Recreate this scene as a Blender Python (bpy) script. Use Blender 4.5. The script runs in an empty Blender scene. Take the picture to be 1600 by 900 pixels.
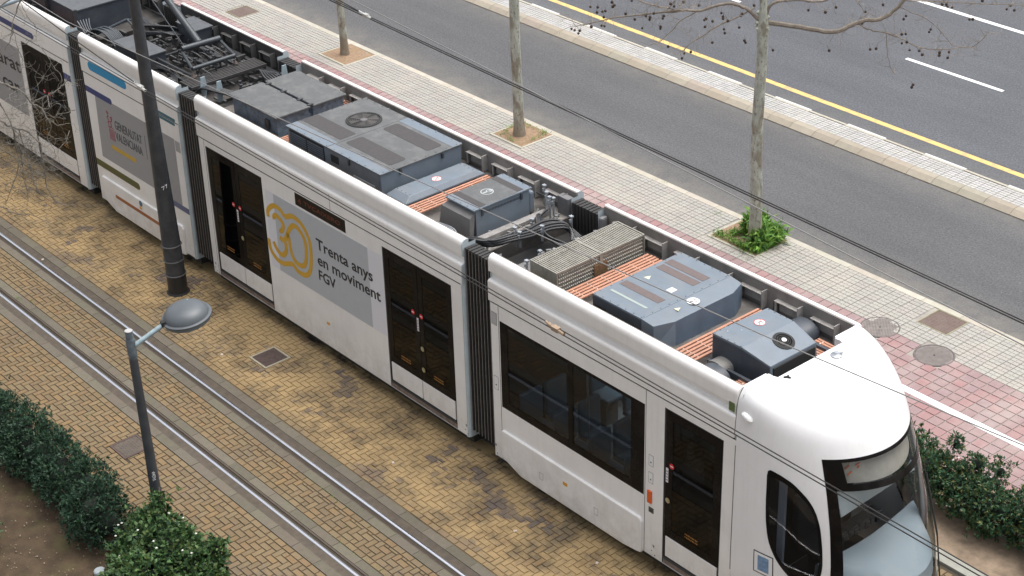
import bpy, math, random
import numpy as np
from mathutils import Vector, Matrix
S = bpy.context.scene
R = math.radians
PI = math.pi
random.seed(7)
rng = np.random.default_rng(7)

# ---------------------------------------------------------------- camera, sky, sun, exposure
CAM = Vector((24.51816503, -14.40360656, 15.08951289))
FWD = Vector((-0.66775899, 0.53985744, -0.51249574)).normalized()
UPV = Vector((-0.37157623, 0.35482917, 0.85792037)).normalized()
RGT = FWD.cross(UPV).normalized()
UPV = RGT.cross(FWD).normalized()
FOC = 2784.707
PYO = 70.2305
cd = bpy.data.cameras.new('camera')
cam = bpy.data.objects.new('camera', cd)
S.collection.objects.link(cam)
cam.matrix_world = Matrix(((RGT.x, UPV.x, -FWD.x, CAM.x), (RGT.y, UPV.y, -FWD.y, CAM.y), (RGT.z, UPV.z, -FWD.z, CAM.z), (0, 0, 0, 1)))
cd.sensor_width = 36.0
cd.lens = 36.0 * FOC / 1600.0
cd.shift_y = PYO / 1600.0
cd.clip_start = 0.5
cd.clip_end = 1500
S.camera = cam

SUN_EL, SUN_AZ = R(74), R(75)      # azimuth measured from +X towards +Y: the sun stands beyond the road
W = bpy.data.worlds.new('World')
S.world = W
W.use_nodes = True
nt = W.node_tree
nt.nodes.clear()
wo = nt.nodes.new('ShaderNodeOutputWorld')
bg = nt.nodes.new('ShaderNodeBackground')
sky = nt.nodes.new('ShaderNodeTexSky')
sky.sky_type = 'NISHITA'
sky.sun_disc = False
sky.sun_elevation = SUN_EL
sky.sun_rotation = PI / 2 - SUN_AZ
sky.air_density = 1.0
sky.dust_density = 6.0
sky.ozone_density = 1.0
hs = nt.nodes.new('ShaderNodeHueSaturation')
hs.inputs['Saturation'].default_value = 0.35
nt.links.new(sky.outputs[0], hs.inputs['Color'])
nt.links.new(hs.outputs[0], bg.inputs['Color'])
bg.inputs['Strength'].default_value = 0.15
nt.links.new(bg.outputs[0], wo.inputs['Surface'])
sd = bpy.data.lights.new('sun', 'SUN')
sd.energy = 1.3
sd.angle = R(60)
sd.color = (1.0, 0.965, 0.92)
sun = bpy.data.objects.new('sun', sd)
S.collection.objects.link(sun)
sdir = Vector((math.cos(SUN_EL) * math.cos(SUN_AZ), math.cos(SUN_EL) * math.sin(SUN_AZ), math.sin(SUN_EL)))
sun.rotation_euler = sdir.to_track_quat('Z', 'Y').to_euler()
sun.location = (0, 0, 30)
S.view_settings.view_transform = 'Standard'
S.view_settings.look = 'None'
S.view_settings.exposure = 0.62
S.view_settings.gamma = 1.0

def px(p):
    """image position (in 1600x900 pixels) and distance of a point; only to decide which pieces show largest"""
    d = Vector(p) - CAM
    z = d.dot(FWD)
    if z < 0.5: return (-9999, -9999, 9999)
    return (800 + FOC * d.dot(RGT) / z, 450 + PYO - FOC * d.dot(UPV) / z, z)
def inview(p, m=15):
    a = px(p)
    return -m < a[0] < 1600 + m and -m < a[1] < 900 + m

# ---------------------------------------------------------------- materials
MATS = {}
def mat(name, col, rough=0.6, metal=0.0, var=0.0, vscale=6.0, bump=0.0, bscale=60.0, spec=0.5, dirt=None, dirt_amt=0.0, dscale=1.5, attr=False, coat=0.0, rnd=0.0, streak=0.0):
    if name in MATS: return MATS[name]
    m = bpy.data.materials.new(name); MATS[name] = m
    m.use_nodes = True
    n = m.node_tree; N = n.nodes; L = n.links
    b = N['Principled BSDF']
    b.inputs['Roughness'].default_value = rough
    b.inputs['Metallic'].default_value = metal
    b.inputs['Specular IOR Level'].default_value = spec
    if coat: b.inputs['Coat Weight'].default_value = coat; b.inputs['Coat Roughness'].default_value = 0.08
    c = N.new('ShaderNodeRGB'); c.outputs[0].default_value = (*col, 1)
    out = c.outputs[0]
    geo = N.new('ShaderNodeNewGeometry')
    def noise(scale, det=3, rough_=0.6, off=0.0):
        t = N.new('ShaderNodeTexNoise'); t.inputs['Scale'].default_value = scale; t.inputs['Detail'].default_value = det
        t.inputs['Roughness'].default_value = rough_
        if off:
            a = N.new('ShaderNodeVectorMath'); a.operation = 'ADD'; a.inputs[1].default_value = (off, off * .7, off * 1.3)
            L.new(geo.outputs['Position'], a.inputs[0]); L.new(a.outputs[0], t.inputs['Vector'])
        else: L.new(geo.outputs['Position'], t.inputs['Vector'])
        return t.outputs['Fac']
    def mix(fac, a, bcol, typ='MIX'):
        x = N.new('ShaderNodeMix'); x.data_type = 'RGBA'; x.blend_type = typ
        if hasattr(fac, 'default_value'): L.new(fac, x.inputs[0])
        else: x.inputs[0].default_value = fac
        L.new(a, x.inputs[6])
        if hasattr(bcol, 'default_value'): L.new(bcol, x.inputs[7])
        else: x.inputs[7].default_value = (*bcol, 1)
        return x.outputs[2]
    def ramp(f, lo, hi, a=0.0, b_=1.0):
        r = N.new('ShaderNodeMapRange'); r.inputs[1].default_value = lo; r.inputs[2].default_value = hi
        r.inputs[3].default_value = a; r.inputs[4].default_value = b_
        L.new(f, r.inputs[0]); return r.outputs[0]
    def scalecol(colout, fac):
        x = N.new('ShaderNodeVectorMath'); x.operation = 'SCALE'
        L.new(colout, x.inputs[0]); L.new(fac, x.inputs['Scale']); return x.outputs[0]
    if attr:
        at = N.new('ShaderNodeAttribute'); at.attribute_name = 'tint'
        out = mix(1.0, out, at.outputs['Color'], 'MULTIPLY')
    if rnd:
        oi = N.new('ShaderNodeObjectInfo')
        out = scalecol(out, ramp(oi.outputs['Random'], 0, 1, 1 - rnd, 1 + rnd))
    if var:
        out = scalecol(out, ramp(noise(vscale, 4), .3, .7, 1 - var, 1 + var))
    if dirt:
        out = mix(ramp(noise(dscale, 5, .65, 13.0), .48, .68, 0, dirt_amt), out, dirt)
    if streak:
        mp = N.new('ShaderNodeMapping'); mp.inputs['Scale'].default_value = (9, 9, .7); L.new(geo.outputs['Position'], mp.inputs['Vector'])
        t = N.new('ShaderNodeTexNoise'); t.inputs['Scale'].default_value = 1.6; t.inputs['Detail'].default_value = 5; t.inputs['Roughness'].default_value = .7; L.new(mp.outputs[0], t.inputs['Vector'])
        out = mix(ramp(t.outputs['Fac'], .50, .72, 0, streak), out, (.40, .37, .33))
        sz = N.new('ShaderNodeSeparateXYZ'); L.new(geo.outputs['Position'], sz.inputs[0])
        low = ramp(sz.outputs['Z'], 1.0, .28, 0, 1); mm = N.new('ShaderNodeMath'); mm.operation = 'MULTIPLY'; L.new(low, mm.inputs[0]); L.new(ramp(noise(3.2, 6, .75, 7.0), .38, .64, 0, .38), mm.inputs[1])
        out = mix(mm.outputs[0], out, (.33, .285, .23))
    L.new(out, b.inputs['Base Color'])
    if bump:
        bn = N.new('ShaderNodeBump'); bn.inputs['Strength'].default_value = bump; bn.inputs['Distance'].default_value = 0.01
        L.new(noise(bscale, 3), bn.inputs['Height']); L.new(bn.outputs[0], b.inputs['Normal'])
    m['h'] = 1
    return m

def glass(name, tint, refl_rough=0.02, ior=1.45, refl=1.0):
    if name in MATS: return MATS[name]
    m = bpy.data.materials.new(name); MATS[name] = m
    m.use_nodes = True
    N = m.node_tree.nodes; L = m.node_tree.links
    N.clear()
    o = N.new('ShaderNodeOutputMaterial'); mx = N.new('ShaderNodeMixShader'); t = N.new('ShaderNodeBsdfTransparent')
    g = N.new('ShaderNodeBsdfGlossy'); fr = N.new('ShaderNodeFresnel')
    fr.inputs['IOR'].default_value = ior
    gg = N.new('ShaderNodeNewGeometry'); mu = N.new('ShaderNodeMath'); mu.operation = 'MULTIPLY_ADD'; mu.inputs[1].default_value = -1; mu.inputs[2].default_value = 1
    L.new(gg.outputs['Backfacing'], mu.inputs[0]); m2 = N.new('ShaderNodeMath'); m2.operation = 'MULTIPLY'; L.new(fr.outputs[0], m2.inputs[0]); L.new(mu.outputs[0], m2.inputs[1])
    t.inputs['Color'].default_value = (*tint, 1)
    g.inputs['Roughness'].default_value = refl_rough; g.inputs['Color'].default_value = (refl, refl, refl, 1)
    L.new(m2.outputs[0], mx.inputs[0]); L.new(t.outputs[0], mx.inputs[1]); L.new(g.outputs[0], mx.inputs[2])
    L.new(mx.outputs[0], o.inputs['Surface'])
    return m

white = lambda: mat('white_paint', (0.82, 0.805, 0.78), 0.34, var=.02, vscale=2.5, dirt=(.5, .46, .41), dirt_amt=.16, dscale=1.1, streak=.12, coat=.25, bump=.03, bscale=3)
white_cl = lambda: mat('white_paint_clean', (0.80, 0.80, 0.80), 0.3, var=.015, vscale=2, coat=.3, dirt=(.6, .58, .55), dirt_amt=.10, dscale=3, streak=.10)
black_gl = lambda: mat('black_gloss', (0.007, 0.006, 0.0055), 0.22, spec=.10, dirt=(.05, .045, .04), dirt_amt=.25, dscale=3)
black_mt = lambda: mat('black_matt', (0.018, 0.018, 0.018), 0.75)
rubber = lambda: mat('bellows_rubber', (0.03, 0.029, 0.028), 0.6, var=.3, vscale=20)
rubber_rim = lambda: mat('bellows_rim', (0.16, 0.15, 0.145), 0.5, var=.3, vscale=15)
grey_rim = lambda: mat('blue_grey_trim', (0.46, 0.53, 0.56), 0.4, var=.08)
dark_metal = lambda: mat('dark_metal', (0.055, 0.058, 0.062), 0.5, metal=.2, var=.25, vscale=12)
galv = lambda: mat('galvanised_steel', (0.42, 0.45, 0.48), 0.4, metal=.6, var=.15, vscale=20)
ac_blue = lambda: mat('blue_grey_cover', (0.145, 0.178, 0.214), 0.5, var=.07, vscale=5, dirt=(.20, .205, .205), dirt_amt=.45, dscale=2.5, bump=.03, bscale=8)
ac_top = lambda: mat('dusty_grey_cover', (0.095, 0.10, 0.102), 0.62, var=.10, vscale=14, dirt=(.18, .18, .178), dirt_amt=.5, dscale=5)
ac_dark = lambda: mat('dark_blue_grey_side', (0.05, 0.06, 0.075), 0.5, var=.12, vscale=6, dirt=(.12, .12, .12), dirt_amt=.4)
strip = lambda: mat('antislip_strip', (0.062, 0.058, 0.06), 0.85, var=.12, vscale=30)
slat_m = lambda: mat('orange_slat', (0.46, 0.225, 0.145), 0.6, rnd=.08, var=.12, vscale=18, dirt=(.28, .17, .13), dirt_amt=.5, dscale=6)
slat_old = lambda: mat('worn_brown_slat', (0.16, 0.085, 0.06), 0.7, rnd=.15, var=.3, vscale=18, dirt=(.45, .2, .1), dirt_amt=.6, dscale=4)
deck = lambda: mat('roof_deck', (0.10, 0.092, 0.085), 0.85, var=.25, vscale=5, dirt=(.20, .185, .17), dirt_amt=.55, dscale=3.5)
fair_in = lambda: mat('fairing_inside', (0.21, 0.195, 0.18), 0.75, var=.2, vscale=4, dirt=(.2, .18, .165), dirt_amt=.5, dscale=4)
cable_m = lambda: mat('black_cable', (0.03, 0.031, 0.034), 0.42, var=.3, vscale=25)

# ---------------------------------------------------------------- mesh helpers
class MB:
    def __init__(s): s.v = []; s.f = []; s.m = []
    def add(s, vs, fs, mi=0):
        n = len(s.v); s.v += [tuple(p) for p in vs]; s.f += [tuple(i + n for i in f) for f in fs]; s.m += [mi] * len(fs)
        return s
    def box(s, x0, x1, y0, y1, z0, z1, mi=0):
        return s.add([(x0, y0, z0), (x1, y0, z0), (x1, y1, z0), (x0, y1, z0), (x0, y0, z1), (x1, y0, z1), (x1, y1, z1), (x0, y1, z1)],
                     [(0, 3, 2, 1), (4, 5, 6, 7), (0, 1, 5, 4), (1, 2, 6, 5), (2, 3, 7, 6), (3, 0, 4, 7)], mi)
    def cbox(s, cx, cy, cz, lx, ly, lz, ang=0, mi=0):
        c, q = math.cos(ang), math.sin(ang)
        vs = []
        for dz in (-.5, .5):
            for dx, dy in ((-.5, -.5), (.5, -.5), (.5, .5), (-.5, .5)):
                X, Y = dx * lx, dy * ly
                vs.append((cx + X * c - Y * q, cy + X * q + Y * c, cz + dz * lz))
        return s.add(vs, [(0, 3, 2, 1), (4, 5, 6, 7), (0, 1, 5, 4), (1, 2, 6, 5), (2, 3, 7, 6), (3, 0, 4, 7)], mi)
    def tube(s, pts, r, n=8, mi=0, cap=True):
        pts = [Vector(p) for p in pts]
        rs = r if isinstance(r, (list, tuple)) else [r] * len(pts)
        base = len(s.v); prev = None
        for i, p in enumerate(pts):
            t = (pts[min(i + 1, len(pts) - 1)] - pts[max(i - 1, 0)]).normalized()
            if prev is None:
                a = Vector((0, 0, 1)) if abs(t.z) < .9 else Vector((1, 0, 0))
                u = t.cross(a).normalized()
            else: u = (prev - t * prev.dot(t)).normalized()
            prev = u; w = t.cross(u)
            for k in range(n):
                g = 2 * PI * k / n
                s.v.append(tuple(p + (u * math.cos(g) + w * math.sin(g)) * rs[i]))
        for i in range(len(pts) - 1):
            for k in range(n):
                a = base + i * n + k; b = base + i * n + (k + 1) % n
                s.f.append((a, b, b + n, a + n)); s.m.append(mi)
        if cap:
            s.f.append(tuple(base + k for k in reversed(range(n)))); s.m.append(mi)
            e = base + (len(pts) - 1) * n
            s.f.append(tuple(e + k for k in range(n))); s.m.append(mi)
        return s
    def lathe(s, c, prof, n=24, mi=0, axis=None, sy=1.0):
        base = len(s.v)
        for r, z in prof:
            for k in range(n):
                g = 2 * PI * k / n
                p = Vector((r * math.cos(g), r * math.sin(g) * sy, z))
                if axis is not None: p = axis @ p
                s.v.append((c[0] + p.x, c[1] + p.y, c[2] + p.z))
        for i in range(len(prof) - 1):
            for k in range(n):
                a = base + i * n + k; b = base + i * n + (k + 1) % n
                s.f.append((a, b, b + n, a + n)); s.m.append(mi)
        if prof[0][0] > 1e-5: s.f.append(tuple(base + k for k in reversed(range(n)))); s.m.append(mi)
        if prof[-1][0] > 1e-5:
            e = base + (len(prof) - 1) * n
            s.f.append(tuple(e + k for k in range(n))); s.m.append(mi)
        return s
    def prism(s, poly, z0, z1, mi=0):
        n = len(poly)
        vs = [(x, y, z0) for x, y in poly] + [(x, y, z1) for x, y in poly]
        fs = [tuple(reversed(range(n))), tuple(range(n, 2 * n))] + [(i, (i + 1) % n, (i + 1) % n + n, i + n) for i in range(n)]
        return s.add(vs, fs, mi)
    def xprism(s, prof, x0, x1, mi=0):
        """profile in (y,z) swept along x"""
        n = len(prof)
        vs = [(x0, y, z) for y, z in prof] + [(x1, y, z) for y, z in prof]
        fs = [tuple(range(n)), tuple(reversed(range(n, 2 * n)))] + [((i + 1) % n, i, i + n, (i + 1) % n + n) for i in range(n)]
        return s.add(vs, fs, mi)
    def mesh(s, name, mats, smooth=False, off=(0, 0, 0)):
        me = bpy.data.meshes.new(name)
        if off != (0, 0, 0): vs = [(a - off[0], b - off[1], c - off[2]) for a, b, c in s.v]
        else: vs = s.v
        me.from_pydata(vs, [], s.f)
        mats = mats if isinstance(mats, (list, tuple)) else [mats]
        for m in mats: me.materials.append(m)
        if len(mats) > 1: me.polygons.foreach_set('material_index', s.m)
        if smooth:
            me.polygons.foreach_set('use_smooth', [True] * len(me.polygons))
        me.update()
        return me
def worldloc(o):
    v = Vector((0, 0, 0))
    while o is not None: v += o.location; o = o.parent
    return v
def link(name, me, parent=None):
    o = bpy.data.objects.new(name, me); S.collection.objects.link(o); o.parent = parent
    return o
def obj(name, mb, mats, parent=None, smooth=False, bevel=0, seg=2, fixn=True, angle=None):
    """parent objects carry only translations, so world coordinates minus the parent's place are local ones"""
    w = worldloc(parent) if parent else Vector((0, 0, 0))
    me = mb.mesh(name, mats, smooth, tuple(w))
    o = link(name, me, parent)
    if bevel:
        b = o.modifiers.new('bevel', 'BEVEL'); b.width = bevel; b.segments = seg; b.limit_method = 'ANGLE'; b.angle_limit = R(35)
    if smooth and angle is None: angle = 40
    if angle:
        try: me.set_sharp_from_angle(angle=R(angle))
        except Exception: pass
    return o
def tag(o, label=None, cat=None, group=None, kind=None):
    if label: o['label'] = label
    if cat: o['category'] = cat
    if group: o['group'] = group
    if kind: o['kind'] = kind
    return o
def thing(name, label, cat, loc, group=None):
    o = bpy.data.objects.new(name, None); S.collection.objects.link(o); o.location = loc; o.empty_display_size = .3
    return tag(o, label, cat, group)
def roundrect(x0, x1, y0, y1, r, n=5):
    pts = []
    for cx, cy, a0 in ((x1 - r, y1 - r, 0), (x0 + r, y1 - r, 90), (x0 + r, y0 + r, 180), (x1 - r, y0 + r, 270)):
        for k in range(n + 1):
            g = R(a0 + 90 * k / n); pts.append((cx + r * math.cos(g), cy + r * math.sin(g)))
    return pts

# ---------------------------------------------------------------- ground
def paver_mat(name, base, joint=False):
    m = bpy.data.materials.new(name); m.use_nodes = True
    N = m.node_tree.nodes; L = m.node_tree.links; b = N['Principled BSDF']; b.inputs['Roughness'].default_value = .9
    b.inputs['Specular IOR Level'].default_value = .25
    geo = N.new('ShaderNodeNewGeometry')
    def noise(s, d=4, r=.6, off=0.0, sx=1.0):
        mp = N.new('ShaderNodeMapping'); mp.inputs['Location'].default_value = (off, off * .6, 0); mp.inputs['Scale'].default_value = (sx, 1, 1)
        L.new(geo.outputs['Position'], mp.inputs['Vector'])
        t = N.new('ShaderNodeTexNoise'); t.inputs['Scale'].default_value = s; t.inputs['Detail'].default_value = d; t.inputs['Roughness'].default_value = r
        L.new(mp.outputs[0], t.inputs['Vector']); return t.outputs['Fac']
    def rmp(f, lo, hi, a=0., c=1.):
        r = N.new('ShaderNodeMapRange'); r.inputs[1].default_value = lo; r.inputs[2].default_value = hi; r.inputs[3].default_value = a; r.inputs[4].default_value = c
        L.new(f, r.inputs[0]); return r.outputs[0]
    def mul(a, c):
        x = N.new('ShaderNodeMath'); x.operation = 'MULTIPLY'; L.new(a, x.inputs[0]); L.new(c, x.inputs[1]); return x.outputs[0]
    def mix(f, a, c, typ='MIX'):
        x = N.new('ShaderNodeMix'); x.data_type = 'RGBA'; x.blend_type = typ
        if hasattr(f, 'default_value'): L.new(f, x.inputs[0])
        else: x.inputs[0].default_value = f
        for s, q in ((a, 6), (c, 7)):
            if hasattr(s, 'default_value'): L.new(s, x.inputs[q])
            else: x.inputs[q].default_value = (*s, 1)
        return x.outputs[2]
    sep = N.new('ShaderNodeSeparateXYZ'); L.new(geo.outputs['Position'], sep.inputs[0])
    near_tram = mul(rmp(sep.outputs['Y'], -2.95, -2.35), rmp(sep.outputs['Y'], 1.6, 1.2))
    if joint:
        sand = mul(rmp(noise(1.6, 5, .65, 4.0), .38, .5), near_tram)
        out = mix(sand, base, (.30, .215, .108))
        out = mix(rmp(noise(4.0, 4), .58, .68, 0, .7), out, (.04, .05, .02))
    else:
        at = N.new('ShaderNodeAttribute'); at.attribute_name = 'tint'
        out = mix(1.0, base, at.outputs['Color'], 'MULTIPLY')
        out = mix(rmp(noise(9, 5, .7), .35, .75, 0, .45), out, (.20, .16, .11))
        sand = mul(rmp(noise(1.6, 5, .65, 4.0), .38, .55, 0, .88), near_tram)
        out = mix(sand, out, (.405, .288, .145))
        stain = mul(mul(rmp(noise(1.15, 6, .62, 31.0, .6), .53, .60), near_tram), rmp(noise(14, 4, .7, 3.0), .38, .56))
        tn = N.new('ShaderNodeSeparateColor'); L.new(at.outputs['Color'], tn.inputs[0])
        bw = N.new('ShaderNodeMath'); bw.operation = 'ADD'; L.new(noise(1.15, 6, .62, 31.0, .6), bw.inputs[0])
        bw2 = N.new('ShaderNodeMath'); bw2.operation = 'MULTIPLY_ADD'; bw2.inputs[1].default_value = -.32; bw2.inputs[2].default_value = .32; L.new(tn.outputs[2], bw2.inputs[0]); L.new(bw2.outputs[0], bw.inputs[1])
        stain = mul(mul(rmp(bw.outputs[0], .612, .64), near_tram), rmp(noise(14, 4, .7, 3.0), .30, .42, .55, 1))
        out = mix(mul(stain, rmp(noise(2.2, 2, .5, 9.0), .3, .6, .55, .92)), out, (.125, .103, .095))
        grey = mul(rmp(noise(.8, 4, .6, 51.0), .50, .66, 0, .6), rmp(noise(7, 4, .7, 3.0), .35, .6))
        out = mix(grey, out, (.125, .105, .085))
        bn = N.new('ShaderNodeBump'); bn.inputs['Strength'].default_value = .35; bn.inputs['Distance'].default_value = .006
        L.new(noise(70, 3), bn.inputs['Height']); L.new(bn.outputs[0], b.inputs['Normal'])
    L.new(out, b.inputs['Base Color'])
    MATS[name] = m
    return m

def sheet(name, x0, x1, y0, y1, z, m, kind='structure', parent=None):
    o = obj(name, MB().add([(x0, y0, z), (x1, y0, z), (x1, y1, z), (x0, y1, z)], [(0, 1, 2, 3)]), m, parent)
    if parent is None: tag(o, kind=kind)
    return o
def asphalt(name, col):
    m = bpy.data.materials.new(name); m.use_nodes = True
    N = m.node_tree.nodes; L = m.node_tree.links; b = N['Principled BSDF']; b.inputs['Roughness'].default_value = .92
    geo = N.new('ShaderNodeNewGeometry')
    def noise(s, d=2, r=.5):
        t = N.new('ShaderNodeTexNoise'); t.inputs['Scale'].default_value = s; t.inputs['Detail'].default_value = d; t.inputs['Roughness'].default_value = r
        L.new(geo.outputs['Position'], t.inputs['Vector']); return t.outputs['Fac']
    def rmp(f, lo, hi, a, c):
        r = N.new('ShaderNodeMapRange'); r.inputs[1].default_value = lo; r.inputs[2].default_value = hi; r.inputs[3].default_value = a; r.inputs[4].default_value = c
        L.new(f, r.inputs[0]); return r.outputs[0]
    def mth(op, a, c):
        x = N.new('ShaderNodeMath'); x.operation = op; L.new(a, x.inputs[0]); L.new(c, x.inputs[1]); return x.outputs[0]
    f = mth('MULTIPLY', rmp(noise(26, 4, .9), .34, .66, .55, 1.45), rmp(noise(.35, 4, .6), .3, .7, .95, 1.05))
    mp = N.new('ShaderNodeMapping'); mp.inputs['Scale'].default_value = (.12, 1.0, 1); L.new(geo.outputs['Position'], mp.inputs['Vector'])
    ln = N.new('ShaderNodeTexNoise'); ln.inputs['Scale'].default_value = 1.1; ln.inputs['Detail'].default_value = 5; ln.inputs['Roughness'].default_value = .65; L.new(mp.outputs[0], ln.inputs['Vector'])
    f = mth('MULTIPLY', f, rmp(ln.outputs['Fac'], .3, .7, .88, 1.12))
    f = mth('MULTIPLY', f, rmp(noise(3.1, 6, .75), .60, .70, 1.0, .84))
    vo = N.new('ShaderNodeTexVoronoi'); vo.inputs['Scale'].default_value = 9.0; L.new(geo.outputs['Position'], vo.inputs['Vector'])
    sp = rmp(vo.outputs['Distance'], .055, .035, 0, .8)
    wn = N.new('ShaderNodeSeparateColor'); L.new(vo.outputs['Color'], wn.inputs[0])
    sp = mth('MULTIPLY', sp, rmp(wn.outputs[0], .80, .82, 0, 1))
    x = N.new('ShaderNodeVectorMath'); x.operation = 'SCALE'; x.inputs[0].default_value = col; L.new(f, x.inputs['Scale'])
    mx = N.new('ShaderNodeMix'); mx.data_type = 'RGBA'; L.new(sp, mx.inputs[0]); L.new(x.outputs[0], mx.inputs[6]); mx.inputs[7].default_value = (.55, .53, .5, 1)
    # dust along the kerbs, where rain leaves it
    sepy = N.new('ShaderNodeSeparateXYZ'); L.new(geo.outputs['Position'], sepy.inputs[0])
    dust = mth('MAXIMUM', rmp(sepy.outputs['Y'], 7.25, 8.3, .75, 0), mth('MULTIPLY', rmp(sepy.outputs['Y'], 10.2, 10.9, 0, .35), rmp(sepy.outputs['Y'], 11.8, 12.6, 1, 0)))
    dust = mth('MULTIPLY', dust, rmp(noise(2.3, 5, .7), .3, .62, .25, 1))
    m2 = N.new('ShaderNodeMix'); m2.data_type = 'RGBA'; L.new(dust, m2.inputs[0]); L.new(mx.outputs[2], m2.inputs[6]); m2.inputs[7].default_value = (.20, .188, .162, 1)
    L.new(m2.outputs[2], b.inputs['Base Color'])
    bn = N.new('ShaderNodeBump'); bn.inputs['Strength'].default_value = .5; bn.inputs['Distance'].default_value = .008
    L.new(noise(30, 4, .8), bn.inputs['Height']); L.new(bn.outputs[0], b.inputs['Normal'])
    return m

earth = mat('earth', (.16, .125, .085), .95, var=.25, vscale=.3)
sheet('ground', -250, 250, -250, 250, -.30, earth)
BASE = paver_mat('paver_joint', (.055, .045, .034), True)
BRK = paver_mat('yellow_paver', (.190, .138, .078))
paving = sheet('track_paving', -14, 22, -5.75, 1.76, -.012, BASE)

def tint_attr(me, cols):
    a = me.color_attributes.new('tint', 'FLOAT_COLOR', 'POINT')
    a.data.foreach_set('color', np.asarray(cols, dtype=np.float32).ravel())

def lay(pieces, name, parent, material, tints, build, limit=300, ymask=None):
    """pieces: (x0,x1,y0,y1,z). The ones that show largest become objects that share meshes; the others one joined part."""
    order = []
    for i, p in enumerate(pieces):
        c = ((p[0] + p[1]) / 2, (p[2] + p[3]) / 2, 0)
        a = px(c)
        vis = -5 < a[0] < 1605 and -5 < a[1] < 905 and (ymask is None or ymask(c, a))
        order.append((0 if vis else 1, a[2] - 6 * min((p[1] - p[0]) * (p[3] - p[2]) / .02, 1) * .1, i))
    order.sort()
    cache = {}
    pick = [o for o in order if o[0] == 0][:limit]
    chosen = {o[2] for o in pick}
    for _, _, i in pick:
        x0, x1, y0, y1, z = pieces[i]
        key = (round(x1 - x0, 3), round(y1 - y0, 3), rng.integers(0, len(tints)))
        if key not in cache:
            mb = MB(); build(mb, -(x1 - x0) / 2, (x1 - x0) / 2, -(y1 - y0) / 2, (y1 - y0) / 2, 0)
            me = mb.mesh(name, material); t = tints[key[2]]
            tint_attr(me, [(*t, 1)] * len(mb.v)); cache[key] = me
        o = link(name, cache[key], parent)
        w = worldloc(parent)
        o.location = Vector(((x0 + x1) / 2, (y0 + y1) / 2, z)) - w
        if name == 'brick': o.rotation_euler = (random.gauss(0, .008), random.gauss(0, .008), random.gauss(0, .012))
    mb = MB(); cols = []
    for i, (x0, x1, y0, y1, z) in enumerate(pieces):
        if i in chosen: continue
        n = len(mb.v); build(mb, x0, x1, y0, y1, z)
        t = tints[rng.integers(0, len(tints))]
        cols += [(*t, 1)] * (len(mb.v) - n)
    if mb.v:
        w = worldloc(parent)
        me = mb.mesh(name, material, False, tuple(w)); tint_attr(me, cols)
        tag(link(name, me, parent), kind='stuff')

def brick_build(mb, x0, x1, y0, y1, z):
    g, e = .0055, .004
    a, b_, c, d = x0 + g, x1 - g, y0 + g, y1 - g
    mb.add([(a, c, z - .02), (b_, c, z - .02), (b_, d, z - .02), (a, d, z - .02), (a + e, c + e, z), (b_ - e, c + e, z), (b_ - e, d - e, z), (a + e, d - e, z)],
           [(4, 5, 6, 7), (0, 1, 5, 4), (1, 2, 6, 5), (2, 3, 7, 6), (3, 0, 4, 7)])
holes = [(3.178, 3.662, -5.092, -4.618), (2.468, 2.962, -2.122, -1.618)]
def clipped(x0, x1, y0, y1, X0, X1, Y0, Y1):
    a, b_, c, d = max(x0, X0), min(x1, X1), max(y0, Y0), min(y1, Y1)
    if b_ - a < .025 or d - c < .025: return None
    for h in holes:
        if a < h[1] and b_ > h[0] and c < h[3] and d > h[2]:
            cand = [(a, min(b_, h[0]), c, d), (max(a, h[1]), b_, c, d), (a, b_, c, min(d, h[2])), (a, b_, max(c, h[3]), d)]
            cand = [q for q in cand if q[1] - q[0] > .012 and q[3] - q[2] > .012]
            if not cand: return None
            a, b_, c, d = max(cand, key=lambda q: (q[1] - q[0]) * (q[3] - q[2]))
    return (a, b_, c, d)
bricks = []
def herring(X0, X1, Y0, Y1, border=()):
    s = .1
    for j in range(-3, int((Y1 - Y0) / s) + 3):
        for i in range(-3, int((X1 - X0) / s) + 3):
            r = (i - j) % 4
            x, y = X0 + i * s, Y0 + j * s
            if r == 0: q = clipped(x, x + 2 * s, y, y + s, X0, X1, Y0, Y1)
            elif r == 3: q = clipped(x, x + s, y, y + 2 * s, X0, X1, Y0, Y1)
            else: continue
            if q: bricks.append((*q, float(rng.normal(0, .0013))))
def stretcher(X0, X1, Y0, Y1, off=0):
    x = X0 + off
    while x < X1:
        q = clipped(x, x + .2, Y0, Y1, X0, X1, Y0, Y1)
        if q: bricks.append((*q, float(rng.normal(0, .001))))
        x += .2
XA, XB = -9.0, 11.5
stretcher(XA, XB, -4.565, -4.465, .07); herring(XA, XB, -5.765, -4.565)
stretcher(XA, XB, -3.895, -3.795, .02); herring(XA, XB, -3.795, -3.445); stretcher(XA, XB, -3.445, -3.345, .13)
stretcher(XA, XB + 2, -2.765, -2.665, .05); herring(XA, XB + 2.5, -2.665, -1.065)
herring(12.2, 17, .9, 1.70)
tints = [(1, 1, 1), (1.08, 1.05, .99), (.90, .90, .88), (1.03, .95, .88), (.96, 1.0, 1.0), (1.13, 1.05, .92), (.84, .84, .84), (1.0, .98, .94), (.94, .90, .84), (1.05, 1.06, 1.04)]
lay(bricks, 'brick', paving, BRK, tints, brick_build)

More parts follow.
